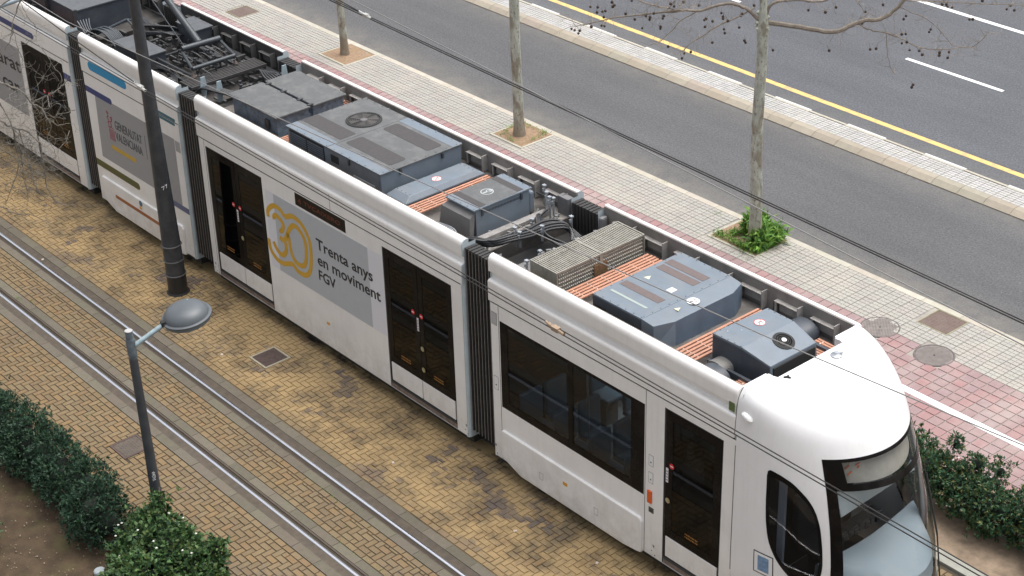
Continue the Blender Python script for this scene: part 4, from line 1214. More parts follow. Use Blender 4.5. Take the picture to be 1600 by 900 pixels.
# side windows: black rim and pane
for sgn in (1, -1):
    O = [(sgn * a, z) for a, z in SW]; n = len(O)
    # denser outline
    D = []
    for i in range(n):
        p0, p1, p2, p3 = [Vector(O[(i + k) % n]) for k in (-1, 0, 1, 2)]
        for k in range(3):
            t = k / 3
            D.append(.5 * ((2 * p1) + (-p0 + p2) * t + (2 * p0 - 5 * p1 + 4 * p2 - p3) * t * t + (-p0 + 3 * p1 - 3 * p2 + p3) * t ** 3))
    n = len(D); c = Vector((sgn * swc[0], swc[1]))
    mb = MB(); ks_ = (1.0, .97, .93, .885)
    for k in ks_:
        for p in D:
            q = c + (p - c) * k; mb.v.append(tuple(cab(q.x, q.y, .005)))
    for j in range(len(ks_) - 1):
        for i in range(n): mb.f.append((j * n + i, j * n + (i + 1) % n, (j + 1) * n + (i + 1) % n, (j + 1) * n + i)); mb.m.append(0)
    w = obj('cab_side_window', mb, bl, CAB, smooth=True)
    mb = MB(); ks_ = (.90, .7, .5, .3, .1)
    for k in ks_:
        for p in D:
            q = c + (p - c) * k; mb.v.append(tuple(cab(q.x, q.y, .002)))
    mb.v.append(tuple(cab(c.x, c.y, .002)))
    for j in range(len(ks_) - 1):
        for i in range(n): mb.f.append((j * n + i, j * n + (i + 1) % n, (j + 1) * n + (i + 1) % n, (j + 1) * n + i)); mb.m.append(0)
    for i in range(n): mb.f.append(((len(ks_) - 1) * n + i, (len(ks_) - 1) * n + (i + 1) % n, len(ks_) * n)); mb.m.append(0)
    gp = obj('glass_pane', mb, glass('cab_glass', (.45, .48, .50)), w, smooth=True)
    if gp.data.polygons[10].normal.y * sgn > 0: gp.data.flip_normals()
# blue sticker in its frame, side marker bulge, lamps, wipers, bumper line
patch(-80.5, -72.0, 1.08, 1.40, .003, 4, 3, 'sticker_frame', black_mt(), CAB)
patch(-80.1, -72.4, 1.095, 1.385, .005, 4, 3, 'sticker_margin', white_cl(), CAB)
patch(-78.6, -73.9, 1.13, 1.35, .007, 4, 3, 'blue_pictogram', mat('sticker_blue', (.16, .27, .42), .5, var=.3, vscale=30), CAB)
mb = MB()
p = cab(-84.5, 3.235, .004)
mb.lathe(tuple(p), [(.0001, .028), (.02, .026), (.04, .018), (.052, 0), (.045, -.02), (.0001, -.025)], 16, axis=Matrix.Rotation(R(20), 3, 'Y') @ Matrix.Diagonal((1.7, .95, 1.4)))
obj('side_marker', mb, white_cl(), CAB, smooth=True)
for s in (1,):
    p0, p1, p2 = cab(s * 20, 1.0, .035), cab(s * 24, 1.6, .035), cab(s * 32, 2.25, .03)
    mb = MB().tube([p0, p1, p2], .010, 6).tube([cab(s * 26, 1.45, .025), cab(s * 36, 2.3, .02)], .008, 6)
    obj('wiper', mb, black_mt(), CAB, smooth=True)
patch(-30, -12, .62, .80, .006, 6, 3, 'headlight', glass('lamp_glass', (.8, .8, .8)), CAB)
patch(12, 30, .62, .80, .006, 6, 3, 'headlight', MATS['lamp_glass'], CAB)
for s in (-1, 1): patch(s * 30, s * 12, .63, .79, .001, 6, 3, 'headlight_reflector', galv(), CAB)
# recess and fittings on the cab roof
mb = MB().lathe((12.62, .30, 3.536), [(.075, 0), (.075, .012), (.05, .02), (.03, .05), (.0001, .052)], 16)
obj('aerial_base', mb, galv(), CAB, smooth=True)
mb = MB().tube([(12.60, .30, 3.56), (12.66, .38, 3.57)], .018, 8)
obj('aerial_clip', mb, mat('clip_grey', (.6, .62, .63), .4), CAB)
mb = MB().lathe((12.56, -.52, 3.536), [(.08, 0), (.08, .006), (.0001, .007)], 18).tube([(12.53, -.55, 3.545), (12.56, -.52, 3.555), (12.60, -.50, 3.545)], .014, 6, 1).tube([(12.56, -.52, 3.55), (12.54, -.48, 3.545)], .014, 6, 1)
obj('lifting_eye', mb, [white_cl(), black_mt()], CAB, smooth=True)
mb = MB()
# raised curb at the far rear corner
mb.prism([(12.31, .62), (12.31, .99), (12.47, .99), (12.60, .93), (12.66, .82), (12.60, .72), (12.47, .62)], 3.53, 3.60)

# ---------------------------------------------------------------- roof equipment
def top_strip(x0, x1, y0, y1, z, parent, m=None, r=.0, name='antislip_strip'):
    mb = MB()
    if r: mb.prism(roundrect(x0, x1, y0, y1, r, 3), z, z + .003)
    else: mb.box(x0, x1, y0, y1, z, z + .003)
    return obj(name, mb, m or strip(), parent)
def ring(cx, cy, z, r0, r1, m, parent, name='ring_mark', h=.0015):
    mb = MB(); n = 28; vs = []
    for r in (r0, r1):
        for k in range(n): vs.append((cx + r * math.cos(2 * PI * k / n), cy + r * math.sin(2 * PI * k / n), z + h))
    mb.add(vs, [(k, (k + 1) % n, (k + 1) % n + n, k + n) for k in range(n)])
    return obj(name, mb, m, parent)
def sole(mb, x, y, z, a, l=.05, w=.02):
    c, s = math.cos(a), math.sin(a); pts = []
    for k in range(12):
        g = 2 * PI * k / 12; X, Y = l / 2 * math.cos(g), w / 2 * math.sin(g) * (1.0 if math.cos(g) > 0 else .75)
        pts.append((x + X * c - Y * s, y + X * s + Y * c))
    mb.prism(pts, z, z + .001)
def step_sign(cx, cy, z, r, parent, tilt=None, ringm=None):
    mb = MB().prism([(cx + r * math.cos(2 * PI * k / 28), cy + r * math.sin(2 * PI * k / 28)) for k in range(28)], z, z + .002)
    s = obj('no_step_sign', mb, mat('sign_white', (.78, .78, .78), .5), parent)
    mb = MB(); sole(mb, cx - r * .1, cy + r * .3, z + .0022, .9, r * .7, r * .3); sole(mb, cx - r * .05, cy - r * .32, z + .0022, .9, r * .6, r * .28); sole(mb, cx + r * .4, cy + r * .2, z + .0022, .9, r * .35, r * .22); sole(mb, cx + r * .45, cy - r * .3, z + .0022, .9, r * .3, r * .2)
    obj('footprints', mb, black_mt(), parent)
    if ringm: ring(cx, cy, z + .002, r * .84, r, ringm, parent, 'sign_ring'); 
    if ringm:
        mb = MB(); mb.cbox(cx, cy, z + .0045, r * 1.7, r * .10, .0008, -.9); obj('sign_bar', mb, ringm, parent)
    return s
sign_red = mat('sign_red', (.55, .08, .08), .5)
pale = mat('pale_print', (.40, .43, .44), .6)

# twin cover boxes
BX = obj('resistor_box', MB().box(.44, 1.74, -.655, -.03, 3.18, 3.53).box(.44, 1.74, .05, .655, 3.18, 3.53).box(.5, 1.7, -.03, .05, 3.18, 3.40), mat('streaked_blue', (.15, .20, .25), .5, var=.25, vscale=10, dirt=(.05, .06, .07), dirt_amt=.7, dscale=9), TR, bevel=.006)
for y0, y1 in ((-.70, -.015), (.035, .70)):
    obj('box_lid', MB().box(.37, 1.79, y0, y1, 3.535, 3.575), ac_top(), BX, bevel=.012)
for x in (.5, .95, 1.42, 1.72): obj('lid_clip', MB().box(x, x + .05, -.04, .06, 3.545, 3.59), dark_metal(), BX)
obj('box_latch', MB().box(1.42, 1.54, -.69, -.655, 3.3, 3.45), dark_metal(), BX, bevel=.008)
# large air conditioner
AC = obj('air_conditioner', MB().box(2.225, 4.70, -.765, .765, 3.18, 3.59), ac_blue(), TR, bevel=.006)
obj('front_lid', MB().box(2.205, 3.332, -.785, .785, 3.59, 3.612), ac_top(), AC, bevel=.006)
obj('rear_lid', MB().box(3.340, 4.72, -.785, .785, 3.59, 3.612), ac_top(), AC, bevel=.006)
for y0, y1 in ((-.785, -.60),):
    obj('lid_edge', MB().box(3.345, 4.715, y0 + .002, y1, 3.6125, 3.6145).box(2.21, 3.325, y0 + .002, y1 + .04, 3.6125, 3.6145), ac_blue(), AC)
obj('lid_edge', MB().box(3.345, 4.715, .60, .783, 3.6125, 3.6145), ac_blue(), AC)
top_strip(2.21, 3.27, -.48, -.17, 3.6125, AC, r=.03); top_strip(3.41, 4.56, -.485, -.165, 3.6125, AC, r=.05); top_strip(3.40, 4.55, .235, .53, 3.6125, AC, r=.05)
fan = obj('fan_ring', MB().lathe((2.928, .225, 3.6125), [(.292, 0), (.292, .012), (.262, .014), (.258, .002)], 40), black_mt(), AC, smooth=True)
obj('fan_well', MB().lathe((2.928, .225, 3.613), [(.262, .001), (.0001, .001)], 32), mat('fan_dark', (.03, .03, .03), .8), AC)
fg = MB()
for k in range(1, 10): 
    rr = .03 * k
    n = 36
    fg.tube([(2.928 + rr * math.cos(2 * PI * i / n), .225 + rr * math.sin(2 * PI * i / n), 3.627) for i in range(n + 1)], .0028, 4, cap=False)
for k in range(8):
    a = 2 * PI * k / 8; fg.tube([(2.928, .225, 3.626), (2.928 + .27 * math.cos(a), .225 + .27 * math.sin(a), 3.626)], .003, 4)
obj('fan_guard', fg, mat('guard_grey', (.09, .09, .09), .5), AC)
bm = mat('fan_blade', (.085, .075, .07), .5)
for k in range(6):
    a = 2 * PI * k / 6
    c = lambda r, g, z: (2.928 + r * math.cos(g), .225 + r * math.sin(g), z)
    obj('fan_blade', MB().add([c(.06, a, 3.617), c(.24, a - .12, 3.617), c(.24, a + .5, 3.624), c(.06, a + .7, 3.624)], [(0, 1, 2, 3)]), bm, AC)
obj('fan_hub', MB().lathe((2.928, .225, 3.615), [(.06, 0), (.055, .012), (.0001, .014)], 16), mat('hub_grey', (.16, .15, .15), .5), AC, smooth=True)
# louvres on the long sides
for s in (-1, 1):
    for xa, xb in ((2.30, 2.75), (2.78, 3.22)):
        lv = obj('louvre_frame', MB().box(xa - .015, xb + .015, *sorted((s * .767, s * .760)), 3.22, 3.575), black_mt(), AC)
        me = None
        for k in range(9):
            z = 3.24 + k * .037
            if me is None:
                m_ = MB().add([(xa, s * .769, z), (xb, s * .769, z), (xb, s * .785, z - .012), (xa, s * .785, z - .012), (xa, s * .769, z + .004), (xb, s * .769, z + .004)], [(0, 1, 2, 3), (4, 5, 2, 3)])
                me = m_.mesh('louvre_slat', ac_dark()); z00 = z
            o = link('louvre_slat', me, lv); o.location = (-4, 0, z - z00)
obj('side_cover', MB().box(3.36, 4.66, -.773, -.765, 3.2, 3.58), mat('grey_side', (.14, .15, .165), .5, var=.15, vscale=6), AC)
obj('vent_recess', MB().box(3.42, 3.62, -.779, -.772, 3.40, 3.52), black_mt(), AC)
obj('handle_bar', MB().box(4.0, 4.56, -.787, -.773, 3.33, 3.37), mat('bar_grey', (.28, .30, .31), .5), AC, bevel=.004)
for x in (3.9, ): obj('lid_catch', MB().box(x, x + .03, -.80, -.766, 3.50, 3.59), dark_metal(), AC)
for y in (-.42, .38): obj('lid_catch', MB().box(4.70, 4.735, y, y + .03, 3.50, 3.585), dark_metal(), AC)
# coffer with hipped lid
CO = obj('equipment_case', MB().box(4.86, 5.18, -.66, .66, 3.18, 3.30), ac_dark(), TR)
mb = MB()
lo = [(4.79, -.755), (5.275, -.755), (5.275, .755), (4.79, .755)]; hi = [(4.85, -.63), (5.21, -.63), (5.21, .63), (4.85, .63)]
mb.add([(x, y, 3.285) for x, y in lo] + [(x, y, 3.315) for x, y in lo] + [(x, y, 3.385) for x, y in hi], [(3, 2, 1, 0)] + [(i, (i + 1) % 4, (i + 1) % 4 + 4, i + 4) for i in range(4)] + [(4 + i, 4 + (i + 1) % 4, 8 + (i + 1) % 4, 8 + i) for i in range(4)] + [(8, 9, 10, 11)])
obj('case_lid', mb, ac_blue(), CO, bevel=.006)
step_sign(5.03, .02, 3.386, .082, CO, ringm=sign_red)
# walkways of slats
clip_m = mat('slat_clip', (.74, .60, .52), .5)
def slats_y(x0, n, y0, y1, pitch=.064, m=None, z=3.29, clips=6, ends=None):
    w = obj('walkway', MB().box(x0 - .01, x0 + n * pitch - .01, y0 + .05, y0 + .08, z - .05, z - .022).box(x0 - .01, x0 + n * pitch - .01, y1 - .08, y1 - .05, z - .05, z - .022).box(x0 - .01, x0 + n * pitch - .01, -.02, .02, z - .05, z - .022), dark_metal(), TR)
    L_ = y1 - y0
    me = MB().box(-.019, .019, -L_ / 2, L_ / 2, -.020, 0).mesh('slat', m or slat_m())
    for k in range(n):
        o = link('slat', me, w); o.location = (x0 + .022 + k * pitch - 4, (y0 + y1) / 2 + random.uniform(-.006, .006), z + random.uniform(-.001, .001)); o.rotation_euler.z = random.uniform(-.002, .002)
    c = MB()
    for k in range(clips):
        y = y0 + L_ * (k + .5) / clips
        for i in range(n - 1): c.cbox(x0 + .022 + (i + .5) * pitch, y + (i % 2) * .004, z - .006, .022, .009, .006)
    tag(obj('slat_clips', c, clip_m, w), kind='stuff')
    return w
def slats_x(x0, x1, y0, n, s, pitch=.052, m=None, z=3.27):
    L_ = x1 - x0
    w = obj('walkway', MB().box(x0 + .1, x0 + .13, *sorted((s * y0, s * (y0 + n * pitch))), z - .05, z - .022).box(x1 - .13, x1 - .1, *sorted((s * y0, s * (y0 + n * pitch))), z - .05, z - .022), dark_metal(), TR)
    me = MB().box(-L_ / 2, L_ / 2, -.017, .017, -.02, 0).mesh('slat', m or slat_m())
    for k in range(n):
        o = link('slat', me, w); o.location = ((x0 + x1) / 2 - 4, s * (y0 + .02 + k * pitch), z)
    c = MB()
    for k in range(max(2, int(L_ / .2))):
        for i in range(n - 1): c.cbox(x0 + .1 + k * .2, s * (y0 + .02 + (i + .5) * pitch), z - .002, .014, .022, .006)
    tag(obj('slat_clips', c, clip_m, w), kind='stuff')
slats_x(.30, 1.78, .70, 5, -1, m=slat_old()); slats_x(.30, 1.78, .70, 5, 1, m=slat_old())
slats_y(1.90, 5, -.95, .95, .058, z=3.28)
slats_y(5.295, 5, -.775, .775); slats_y(8.80, 5, -.785, .785); slats_y(10.88, 6, -.775, .775)
slats_x(11.92, 12.34, .46, 7, 1, .05); slats_x(11.90, 12.34, .64, 4, -1, .05)
slats_x(-9.5, -4.62, .72, 4, -1, m=slat_m())
# smaller unit with a round emblem
S4 = obj('compressor_unit', MB().box(5.99, 6.615, -.50, .50, 3.18, 3.60), ac_blue(), TR, bevel=.006)
obj('unit_lid', MB().box(5.975, 6.63, -.545, .545, 3.60, 3.628), ac_blue(), S4, bevel=.006)
obj('lid_field', MB().box(5.985, 6.62, -.30, .29, 3.6285, 3.631), ac_top(), S4)
top_strip(5.985, 6.61, -.415, -.30, 3.629, S4); top_strip(5.985, 6.60, .29, .41, 3.629, S4)
ring(6.29, -.02, 3.6315, .082, .098, pale, S4, 'round_emblem'); ring(6.29, .015, 3.6315, .030, .045, pale, S4, 'round_emblem')
mb = MB(); sole(mb, 6.29, -.06, 3.6325, 1.4, .08, .035); sole(mb, 6.29, .05, 3.6325, 1.4, .08, .035); obj('footprints', mb, pale, S4)
mb = MB().add([(5.90, -.545, 3.22), (6.60, -.545, 3.18), (6.60, -.62, 3.18), (5.90, -.62, 3.22), (5.99, -.505, 3.56), (6.60, -.505, 3.56), (6.60, -.60, 3.50), (5.95, -.60, 3.50)], [(3, 2, 6, 7), (7, 6, 5, 4), (1, 5, 6, 2), (0, 3, 7, 4)])
obj('end_hood', mb, mat('hood_grey', (.17, .165, .16), .6, var=.1), S4)
obj('end_hood', MB().box(5.99, 6.62, .50, .60, 3.2, 3.55), MATS['blue_grey_cover'], S4, bevel=.03)
vb = MB()
for k in range(26): vb.box(6.616, 6.622, -.34 + k * .028, -.33 + k * .028, 3.52, 3.555)
tag(obj('vent_slots', vb, ac_dark(), S4), kind='stuff')
for y in (-.40, .33): obj('lid_catch', MB().box(6.615, 6.64, y, y + .03, 3.50, 3.60), ac_dark(), S4)
def bolts(parent, pts, z, r=.008):
    mb = MB()
    for x, y in pts: mb.lathe((x, y, z), [(r, 0), (r, .004), (.0001, .005)], 6)
    tag(obj('bolt_heads', mb, dark_metal(), parent), kind='stuff')
bolts(AC, [(2.30 + i * .2, s * .755) for i in range(12) for s in (-1, 1)] + [(4.68, -.7 + k * .2) for k in range(8)] + [(2.24, -.7 + k * .2) for k in range(8)], 3.615)
bolts(BX, [(.42 + i * .22, y) for i in range(7) for y in (-.67, -.04, .06, .67)], 3.576)
bolts(CO, [(4.88 + i * .1, y) for i in range(4) for y in (-.60, .60)], 3.386)
bolts(S4, [(6.0 + i * .15, y) for i in range(5) for y in (-.52, .52)], 3.629)
# ribbed brake resistor
RB = obj('brake_resistor', MB().box(8.185, 8.69, -.79, .79, 3.18, 3.525), mat('resistor_dark', (.20, .19, .165), .6, var=.2, vscale=15), TR)
rbm = mat('resistor_steel', (.36, .345, .30), .42, metal=.45, var=.15, vscale=10, dirt=(.2, .18, .14), dirt_amt=.5, dscale=5)
obj('resistor_frame', MB().box(8.165, 8.71, -.815, -.795, 3.18, 3.545).box(8.165, 8.71, .795, .815, 3.18, 3.545).box(8.165, 8.71, -.012, .012, 3.53, 3.548).box(8.165, 8.18, -.795, .795, 3.50, 3.545).box(8.695, 8.712, -.795, .795, 3.515, 3.545).box(8.695, 8.712, -.03, .03, 3.2, 3.515), rbm, RB)
me = MB().box(8.182, 8.694, -.010, .010, 3.526, 3.541).mesh('cooling_fin', rbm)
for s in (-1, 1):
    for k in range(21):
        o = link('cooling_fin', me, RB); o.location = (-4, s * (.035 + k * .0365), 0)
obj('fin_tie', MB().box(8.28, 8.295, -.79, .79, 3.541, 3.546), rbm, RB)
bp = MB()
for row in range(5):
    for k in range(44):
        y = -.77 + k * .0355
        if abs(y) < .04: continue
        z = 3.235 + row * .058
        bp.add([(8.691, y, z), (8.691, y + .026, z), (8.713, y + .013, z + .012), (8.691, y, z + .022), (8.691, y + .026, z + .022)], [(0, 1, 2), (0, 2, 3), (1, 4, 2), (3, 2, 4)])
tag(obj('resistor_coils', bp, mat('coil_steel', (.50, .48, .42), .4, metal=.4), RB), kind='stuff')
obj('terminal_plate', MB().box(8.69, 8.72, -.14, .10, 3.24, 3.40), mat('terminal_brown', (.17, .10, .05), .6, var=.3, vscale=25), RB)
# front air conditioner
mb = MB()
pl = [(9.42, -.815), (10.345, -.815), (10.345, .815), (9.42, .815)]
mb.add([(x, y, 3.18) for x, y in pl] + [(x, y, 3.54) for x, y in pl] +
       [(10.56, -.81, 3.18), (10.70, -.55, 3.18), (10.70, .55, 3.18), (10.56, .81, 3.18), (10.555, -.81, 3.515), (10.64, -.50, 3.50), (10.64, .56, 3.50), (10.555, .81, 3.515)],
       [(4, 5, 6, 7), (0, 1, 5, 4), (2, 3, 7, 6), (3, 0, 4, 7), (5, 12, 13, 14, 15, 6), (1, 8, 12, 5), (8, 9, 13, 12), (9, 10, 14, 13), (10, 11, 15, 14), (11, 2, 6, 15)])
for k in (6, 7, 8): mb.m[len(mb.m) - 9 + k] = 1
A5 = obj('air_conditioner', mb, [ac_blue(), mat('front_blue', (.085, .115, .155), .45, var=.12, vscale=4)], TR, bevel=.006)
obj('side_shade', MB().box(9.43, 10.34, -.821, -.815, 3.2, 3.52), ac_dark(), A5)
obj('side_grille', MB().box(9.48, 9.68, -.826, -.821, 3.26, 3.40), black_mt(), A5)
obj('lid_seam', MB().box(10.335, 10.35, -.80, .80, 3.5405, 3.544), mat('seam_blue', (.17, .21, .25), .5), A5)
for q in ((9.50, 10.20, .26, .40), (9.48, 10.20, .44, .58), (9.48, 10.21, -.39, -.255)): top_strip(q[0], q[1], q[2], q[3], 3.5405, A5, mat('brown_strip', (.13, .105, .10), .8, var=.1, vscale=20))
top_strip(9.52, 10.20, -.60, -.56, 3.5402, A5, mat('scuff_green', (.30, .35, .33), .6))
obj('square_label', MB().box(10.03, 10.13, -.07, .04, 3.5405, 3.5425), mat('sign_white', (.78, .78, .78), .5), A5)
step_sign(10.47, -.01, 3.533, .088, A5, ringm=None)
tri = mat('warning_yellow', (.72, .70, .45), .6)
obj('warning_triangle', MB().prism([(10.44, -.33), (10.52, -.33), (10.48, -.25)], 3.533, 3.536), tri, A5)
obj('warning_triangle', MB().prism([(9.58, -.04), (9.67, -.03), (9.62, .05)], 3.5405, 3.543), tri, A5)
bolts(A5, [(9.45 + i * .145, s * .79) for i in range(7) for s in (-1, 1)] + [(9.44, -.7 + k * .2) for k in range(8)] + [(10.325, -.75 + k * .15) for k in range(11)], 3.5405)
# sloping blower unit behind the cab
mb = MB()
P5 = [(11.31, -.52, 3.63), (11.81, -.51, 3.63), (12.21, -.43, 3.50), (12.21, .40, 3.50), (11.81, .42, 3.63), (11.36, .43, 3.63)]
B5 = [(11.31, -.52, 3.18), (11.81, -.51, 3.18), (12.23, -.43, 3.18), (12.23, .42, 3.18), (11.81, .45, 3.18), (11.36, .46, 3.18)]
mb.add(B5 + P5, [(6, 7, 10, 11), (7, 8, 9, 10), (0, 1, 7, 6), (1, 2, 8, 7), (2, 3, 9, 8), (3, 4, 10, 9), (4, 5, 11, 10), (5, 0, 6, 11)])
U5 = obj('blower_unit', mb, ac_blue(), TR, bevel=.006)
obj('dark_intake', MB().box(12.212, 12.235, -.39, .36, 3.22, 3.46), black_mt(), U5)
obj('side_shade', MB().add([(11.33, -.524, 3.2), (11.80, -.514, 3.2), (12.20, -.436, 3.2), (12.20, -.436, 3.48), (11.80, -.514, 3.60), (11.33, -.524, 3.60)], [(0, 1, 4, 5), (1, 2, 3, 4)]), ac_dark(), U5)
step_sign(11.545, .085, 3.632, .078, U5, ringm=sign_red)
tl = Matrix.Rotation(math.atan2(.13, .40), 3, 'Y')
fc = (11.99, .04, 3.572)
obj('blower_ring', MB().lathe(fc, [(.145, -.004), (.145, .010), (.118, .014), (.112, .004)], 32, axis=tl), black_mt(), U5, smooth=True)
obj('blower_well', MB().lathe(fc, [(.114, .004), (.0001, .004)], 28, axis=tl), mat('fan_dark', (.03, .03, .03), .8), U5)
mb = MB()
for k in range(1, 5):
    rr = .028 * k
    mb.tube([tuple(Vector(fc) + tl @ Vector((rr * math.cos(2 * PI * i / 28), rr * math.sin(2 * PI * i / 28), .018))) for i in range(29)], .0025, 4, cap=False)
obj('blower_guard', mb, mat('guard_grey', (.09, .09, .09), .5), U5)
obj('blower_hub', MB().lathe(fc, [(.036, .008), (.034, .03), (.0001, .034)], 14, axis=tl), mat('hub_silver', (.5, .5, .5), .35, metal=.5), U5, smooth=True)
for (x, y) in ((11.52, -.22), (11.42, -.36), (11.62, -.14)): obj('bolt_head', MB().lathe((x, y, 3.631), [(.010, 0), (.010, .004), (.0001, .005)], 8), pale, U5)
bolts(U5, [(11.34 + i * .11, -.50) for i in range(5)] + [(11.40 + i * .10, .41) for i in range(5)] + [(11.33, -.4 + k * .15) for k in range(6)], 3.631)
# ducts at both sides of the blower
duct = mat('duct_grey', (.20, .195, .185), .5, var=.1)
for s in (-1, 1):
    mb = MB(); n = 10
    vs = []
    for yy in (s * .52, s * .69):
        for k in range(n + 1):
            a = PI * k / n; vs.append((11.54 - .15 * math.cos(a), yy, 3.24 + .13 * math.sin(a) ** .6))
    mb.add(vs, [(k, k + 1, k + 2 + n, k + 1 + n) for k in range(n)] + [tuple(range(n + 1)), tuple(reversed(range(n + 1, 2 * n + 2)))])
    obj('air_duct', mb, duct, TR, smooth=True, angle=40)
    mb = MB(); vs = []
    for yy in (s * .70, s * .93):
        for k in range(n + 1):
            a = PI * k / n; vs.append((11.60 - .22 * math.cos(a), yy, 3.20 + .17 * math.sin(a) ** .7))
    mb.add(vs, [(k, k + 1, k + 2 + n, k + 1 + n) for k in range(n)] + [tuple(range(n + 1)), tuple(reversed(range(n + 1, 2 * n + 2)))])
    obj('duct_end', mb, mat('duct_dark', (.07, .08, .095), .35), TR, smooth=True, angle=40)
    obj('roof_rail', MB().box(11.35, 12.28, *sorted((s * .60, s * .645)), 3.2, 3.31), ac_dark(), TR)

# cables, clamps and brackets around the joints
def cable(pts, r, n=7, nm='cable', m=None, parent=TR):
    P = [Vector(p) for p in pts]; out = []
    for i in range(len(P) - 1):
        p0, p1, p2, p3 = P[max(i - 1, 0)], P[i], P[i + 1], P[min(i + 2, len(P) - 1)]
        for k in range(5):
            t = k / 5; out.append(.5 * ((2 * p1) + (-p0 + p2) * t + (2 * p0 - 5 * p1 + 4 * p2 - p3) * t * t + (-p0 + 3 * p1 - 3 * p2 + p3) * t ** 3))
    out.append(P[-1])
    return obj(nm, MB().tube(out, r, n), m or cable_m(), parent, smooth=True, angle=60)
def bracket(x, y, h=.30, ang=0, w=.035, m=None):
    mb = MB().cbox(x, y, 3.2 + h / 2, w, .012, h, ang).cbox(x, y, 3.2 + h, w * 1.6, .05, .022, ang).cbox(x + .02, y - .03, 3.2 + h - .05, .02, .05, .05, ang)
    return obj('cable_bracket', mb, m or galv(), TR)
for k in range(7):
    d = k * .030; hz = 3.40 - .028 * (k % 4)
    cable([(6.66, -.93 + d * .3, 3.30), (6.95, -.88 + d * .5, hz + .02), (7.12 + d * .4, -.72 + d * .5, hz), (7.22 + d * .5, -.40, hz + .02), (7.22 + d * .7, -.05, hz - .02), (7.15 + d, .30, hz - .05), (7.25 + d, .55, hz - .1), (7.6, .62 - d, 3.15)], .021)
for k in range(5):
    d = k * .028
    cable([(6.80, .55, 3.24), (6.95 + d, .36, 3.36 - d * .5), (7.10 + d, .22, 3.33), (7.35 + d, .12, 3.30), (7.55 + d, .16 + d, 3.20), (7.95, .30 + d, 3.12)], .015)
for k in range(4):
    cable([(6.45, .78 + k * .02, 3.40 - k * .02), (6.75, .74 + k * .02, 3.42 - k * .02), (6.90, .58 + k * .02, 3.36), (6.92, .40, 3.28), (7.05, .2, 3.24)], .013)
for k in range(3):
    cable([(5.75 + k * .05, -.80, 3.24), (6.05, -.86 + k * .03, 3.33), (6.45, -.84 + k * .03, 3.36), (6.66, -.93 + k * .02, 3.30)], .010, m=galv())
for x, y, h, a in ((7.24, -.30, .30, .4), (7.30, -.27, .24, .4), (6.56, .84, .33, 0), (6.80, .68, .36, .3), (6.98, .58, .38, 0), (6.92, .70, .3, 0), (7.12, .12, .24, .5), (7.38, .08, .24, .5), (7.42, .60, .22, 0), (7.95, -.45, .26, 0), (7.98, -.72, .22, 0), (6.32, -.88, .18, .2), (6.62, -.90, .16, .2)):
    bracket(x, y, h, a)
obj('cross_beam', MB().box(6.70, 6.82, -.62, .70, 3.19, 3.25), mat('beam_grey', (.27, .26, .25), .6, var=.2, vscale=7), TR, bevel=.006)
obj('cross_beam', MB().box(7.72, 8.05, -.98, -.30, 3.14, 3.24), mat('beam_dark', (.14, .14, .14), .6, var=.2, vscale=7), TR, bevel=.006)
obj('joint_plate', MB().box(6.64, 7.05, -.95, .95, 3.13, 3.183).box(7.70, 8.14, -.95, .95, 3.13, 3.183), mat('plate_dusty', (.24, .225, .205), .8, var=.3, vscale=7, dirt=(.10, .09, .085), dirt_amt=.7, dscale=5), TR)
obj('corner_post', MB().box(6.82, 7.05, .86, .99, 3.18, 3.46), mat('post_grey', (.15, .15, .155), .6, var=.2, vscale=9), TR, bevel=.01)
obj('corner_post', MB().box(7.70, 7.78, .86, .99, 3.18, 3.42), MATS['post_grey'], TR, bevel=.03)
gm = MB()
for _ in range(46):
    X, Y = random.uniform(6.65, 7.08) if random.random() < .5 else random.uniform(7.68, 8.1), random.uniform(-.9, .8)
    gm.cbox(X, Y, 3.2 + random.uniform(0, .03), random.uniform(.02, .09), random.uniform(.02, .06), random.uniform(.02, .07), random.uniform(0, 3))
tag(obj('small_fittings', gm, mat('fitting_grey', (.20, .20, .205), .5, var=.4, vscale=20), TR), kind='stuff')
# the joint next to the pantograph car
for k in range(7):
    obj('cable_tray_rib', MB().box(-1.26 + k * .06, -1.225 + k * .06, -.68, .85, 3.24, 3.29), mat('rib_dark', (.05, .047, .046), .6, var=.2, vscale=8), TR)
pb = mat('bracket_blue', (.36, .44, .48), .45, metal=.3)
for (x, y) in ((-.20, -.52), (.0, .66), (-.55, -.62)):
    mb = MB().add([(x, y - .05, 3.20), (x, y + .02, 3.20), (x - .02, y + .07, 3.38), (x - .02, y + .05, 3.56), (x - .02, y - .03, 3.56), (x, y - .07, 3.38)] + [(x + .02, y - .05, 3.20), (x + .02, y + .02, 3.20), (x, y + .07, 3.38), (x, y + .05, 3.56), (x, y - .03, 3.56), (x + .02, y - .07, 3.38)],
                  [(5, 4, 3, 2, 1, 0), (6, 7, 8, 9, 10, 11)] + [(i, (i + 1) % 6, (i + 1) % 6 + 6, i + 6) for i in range(6)])
    obj('pivot_bracket', mb, pb, TR)
for k in range(6):
    cable([(-.75, -.70 + k * .03, 3.22), (-.45, -.72 + k * .03, 3.42), (-.2, -.60 + k * .03, 3.40), (.05, -.35 + k * .03, 3.30), (.25, -.1, 3.2)], .018, m=cable_m())
    cable([(-.70, .45 + k * .04, 3.26), (-.35, .38 + k * .04, 3.46 - k * .02), (-.05, .30 + k * .05, 3.42), (.18, .42 + k * .04, 3.28)], .018)
for k in range(9): bracket(-.30 + random.uniform(-.25, .35), random.uniform(-.2, .75), random.uniform(.12, .26), random.uniform(0, 3), .03, dark_metal())
obj('blue_bottle', MB().lathe((1.93, .93, 3.29), [(.03, 0), (.032, .08), (.012, .11), (.012, .13), (.0001, .13)], 12), mat('blue_cap', (.03, .12, .30), .4), TR, smooth=True)
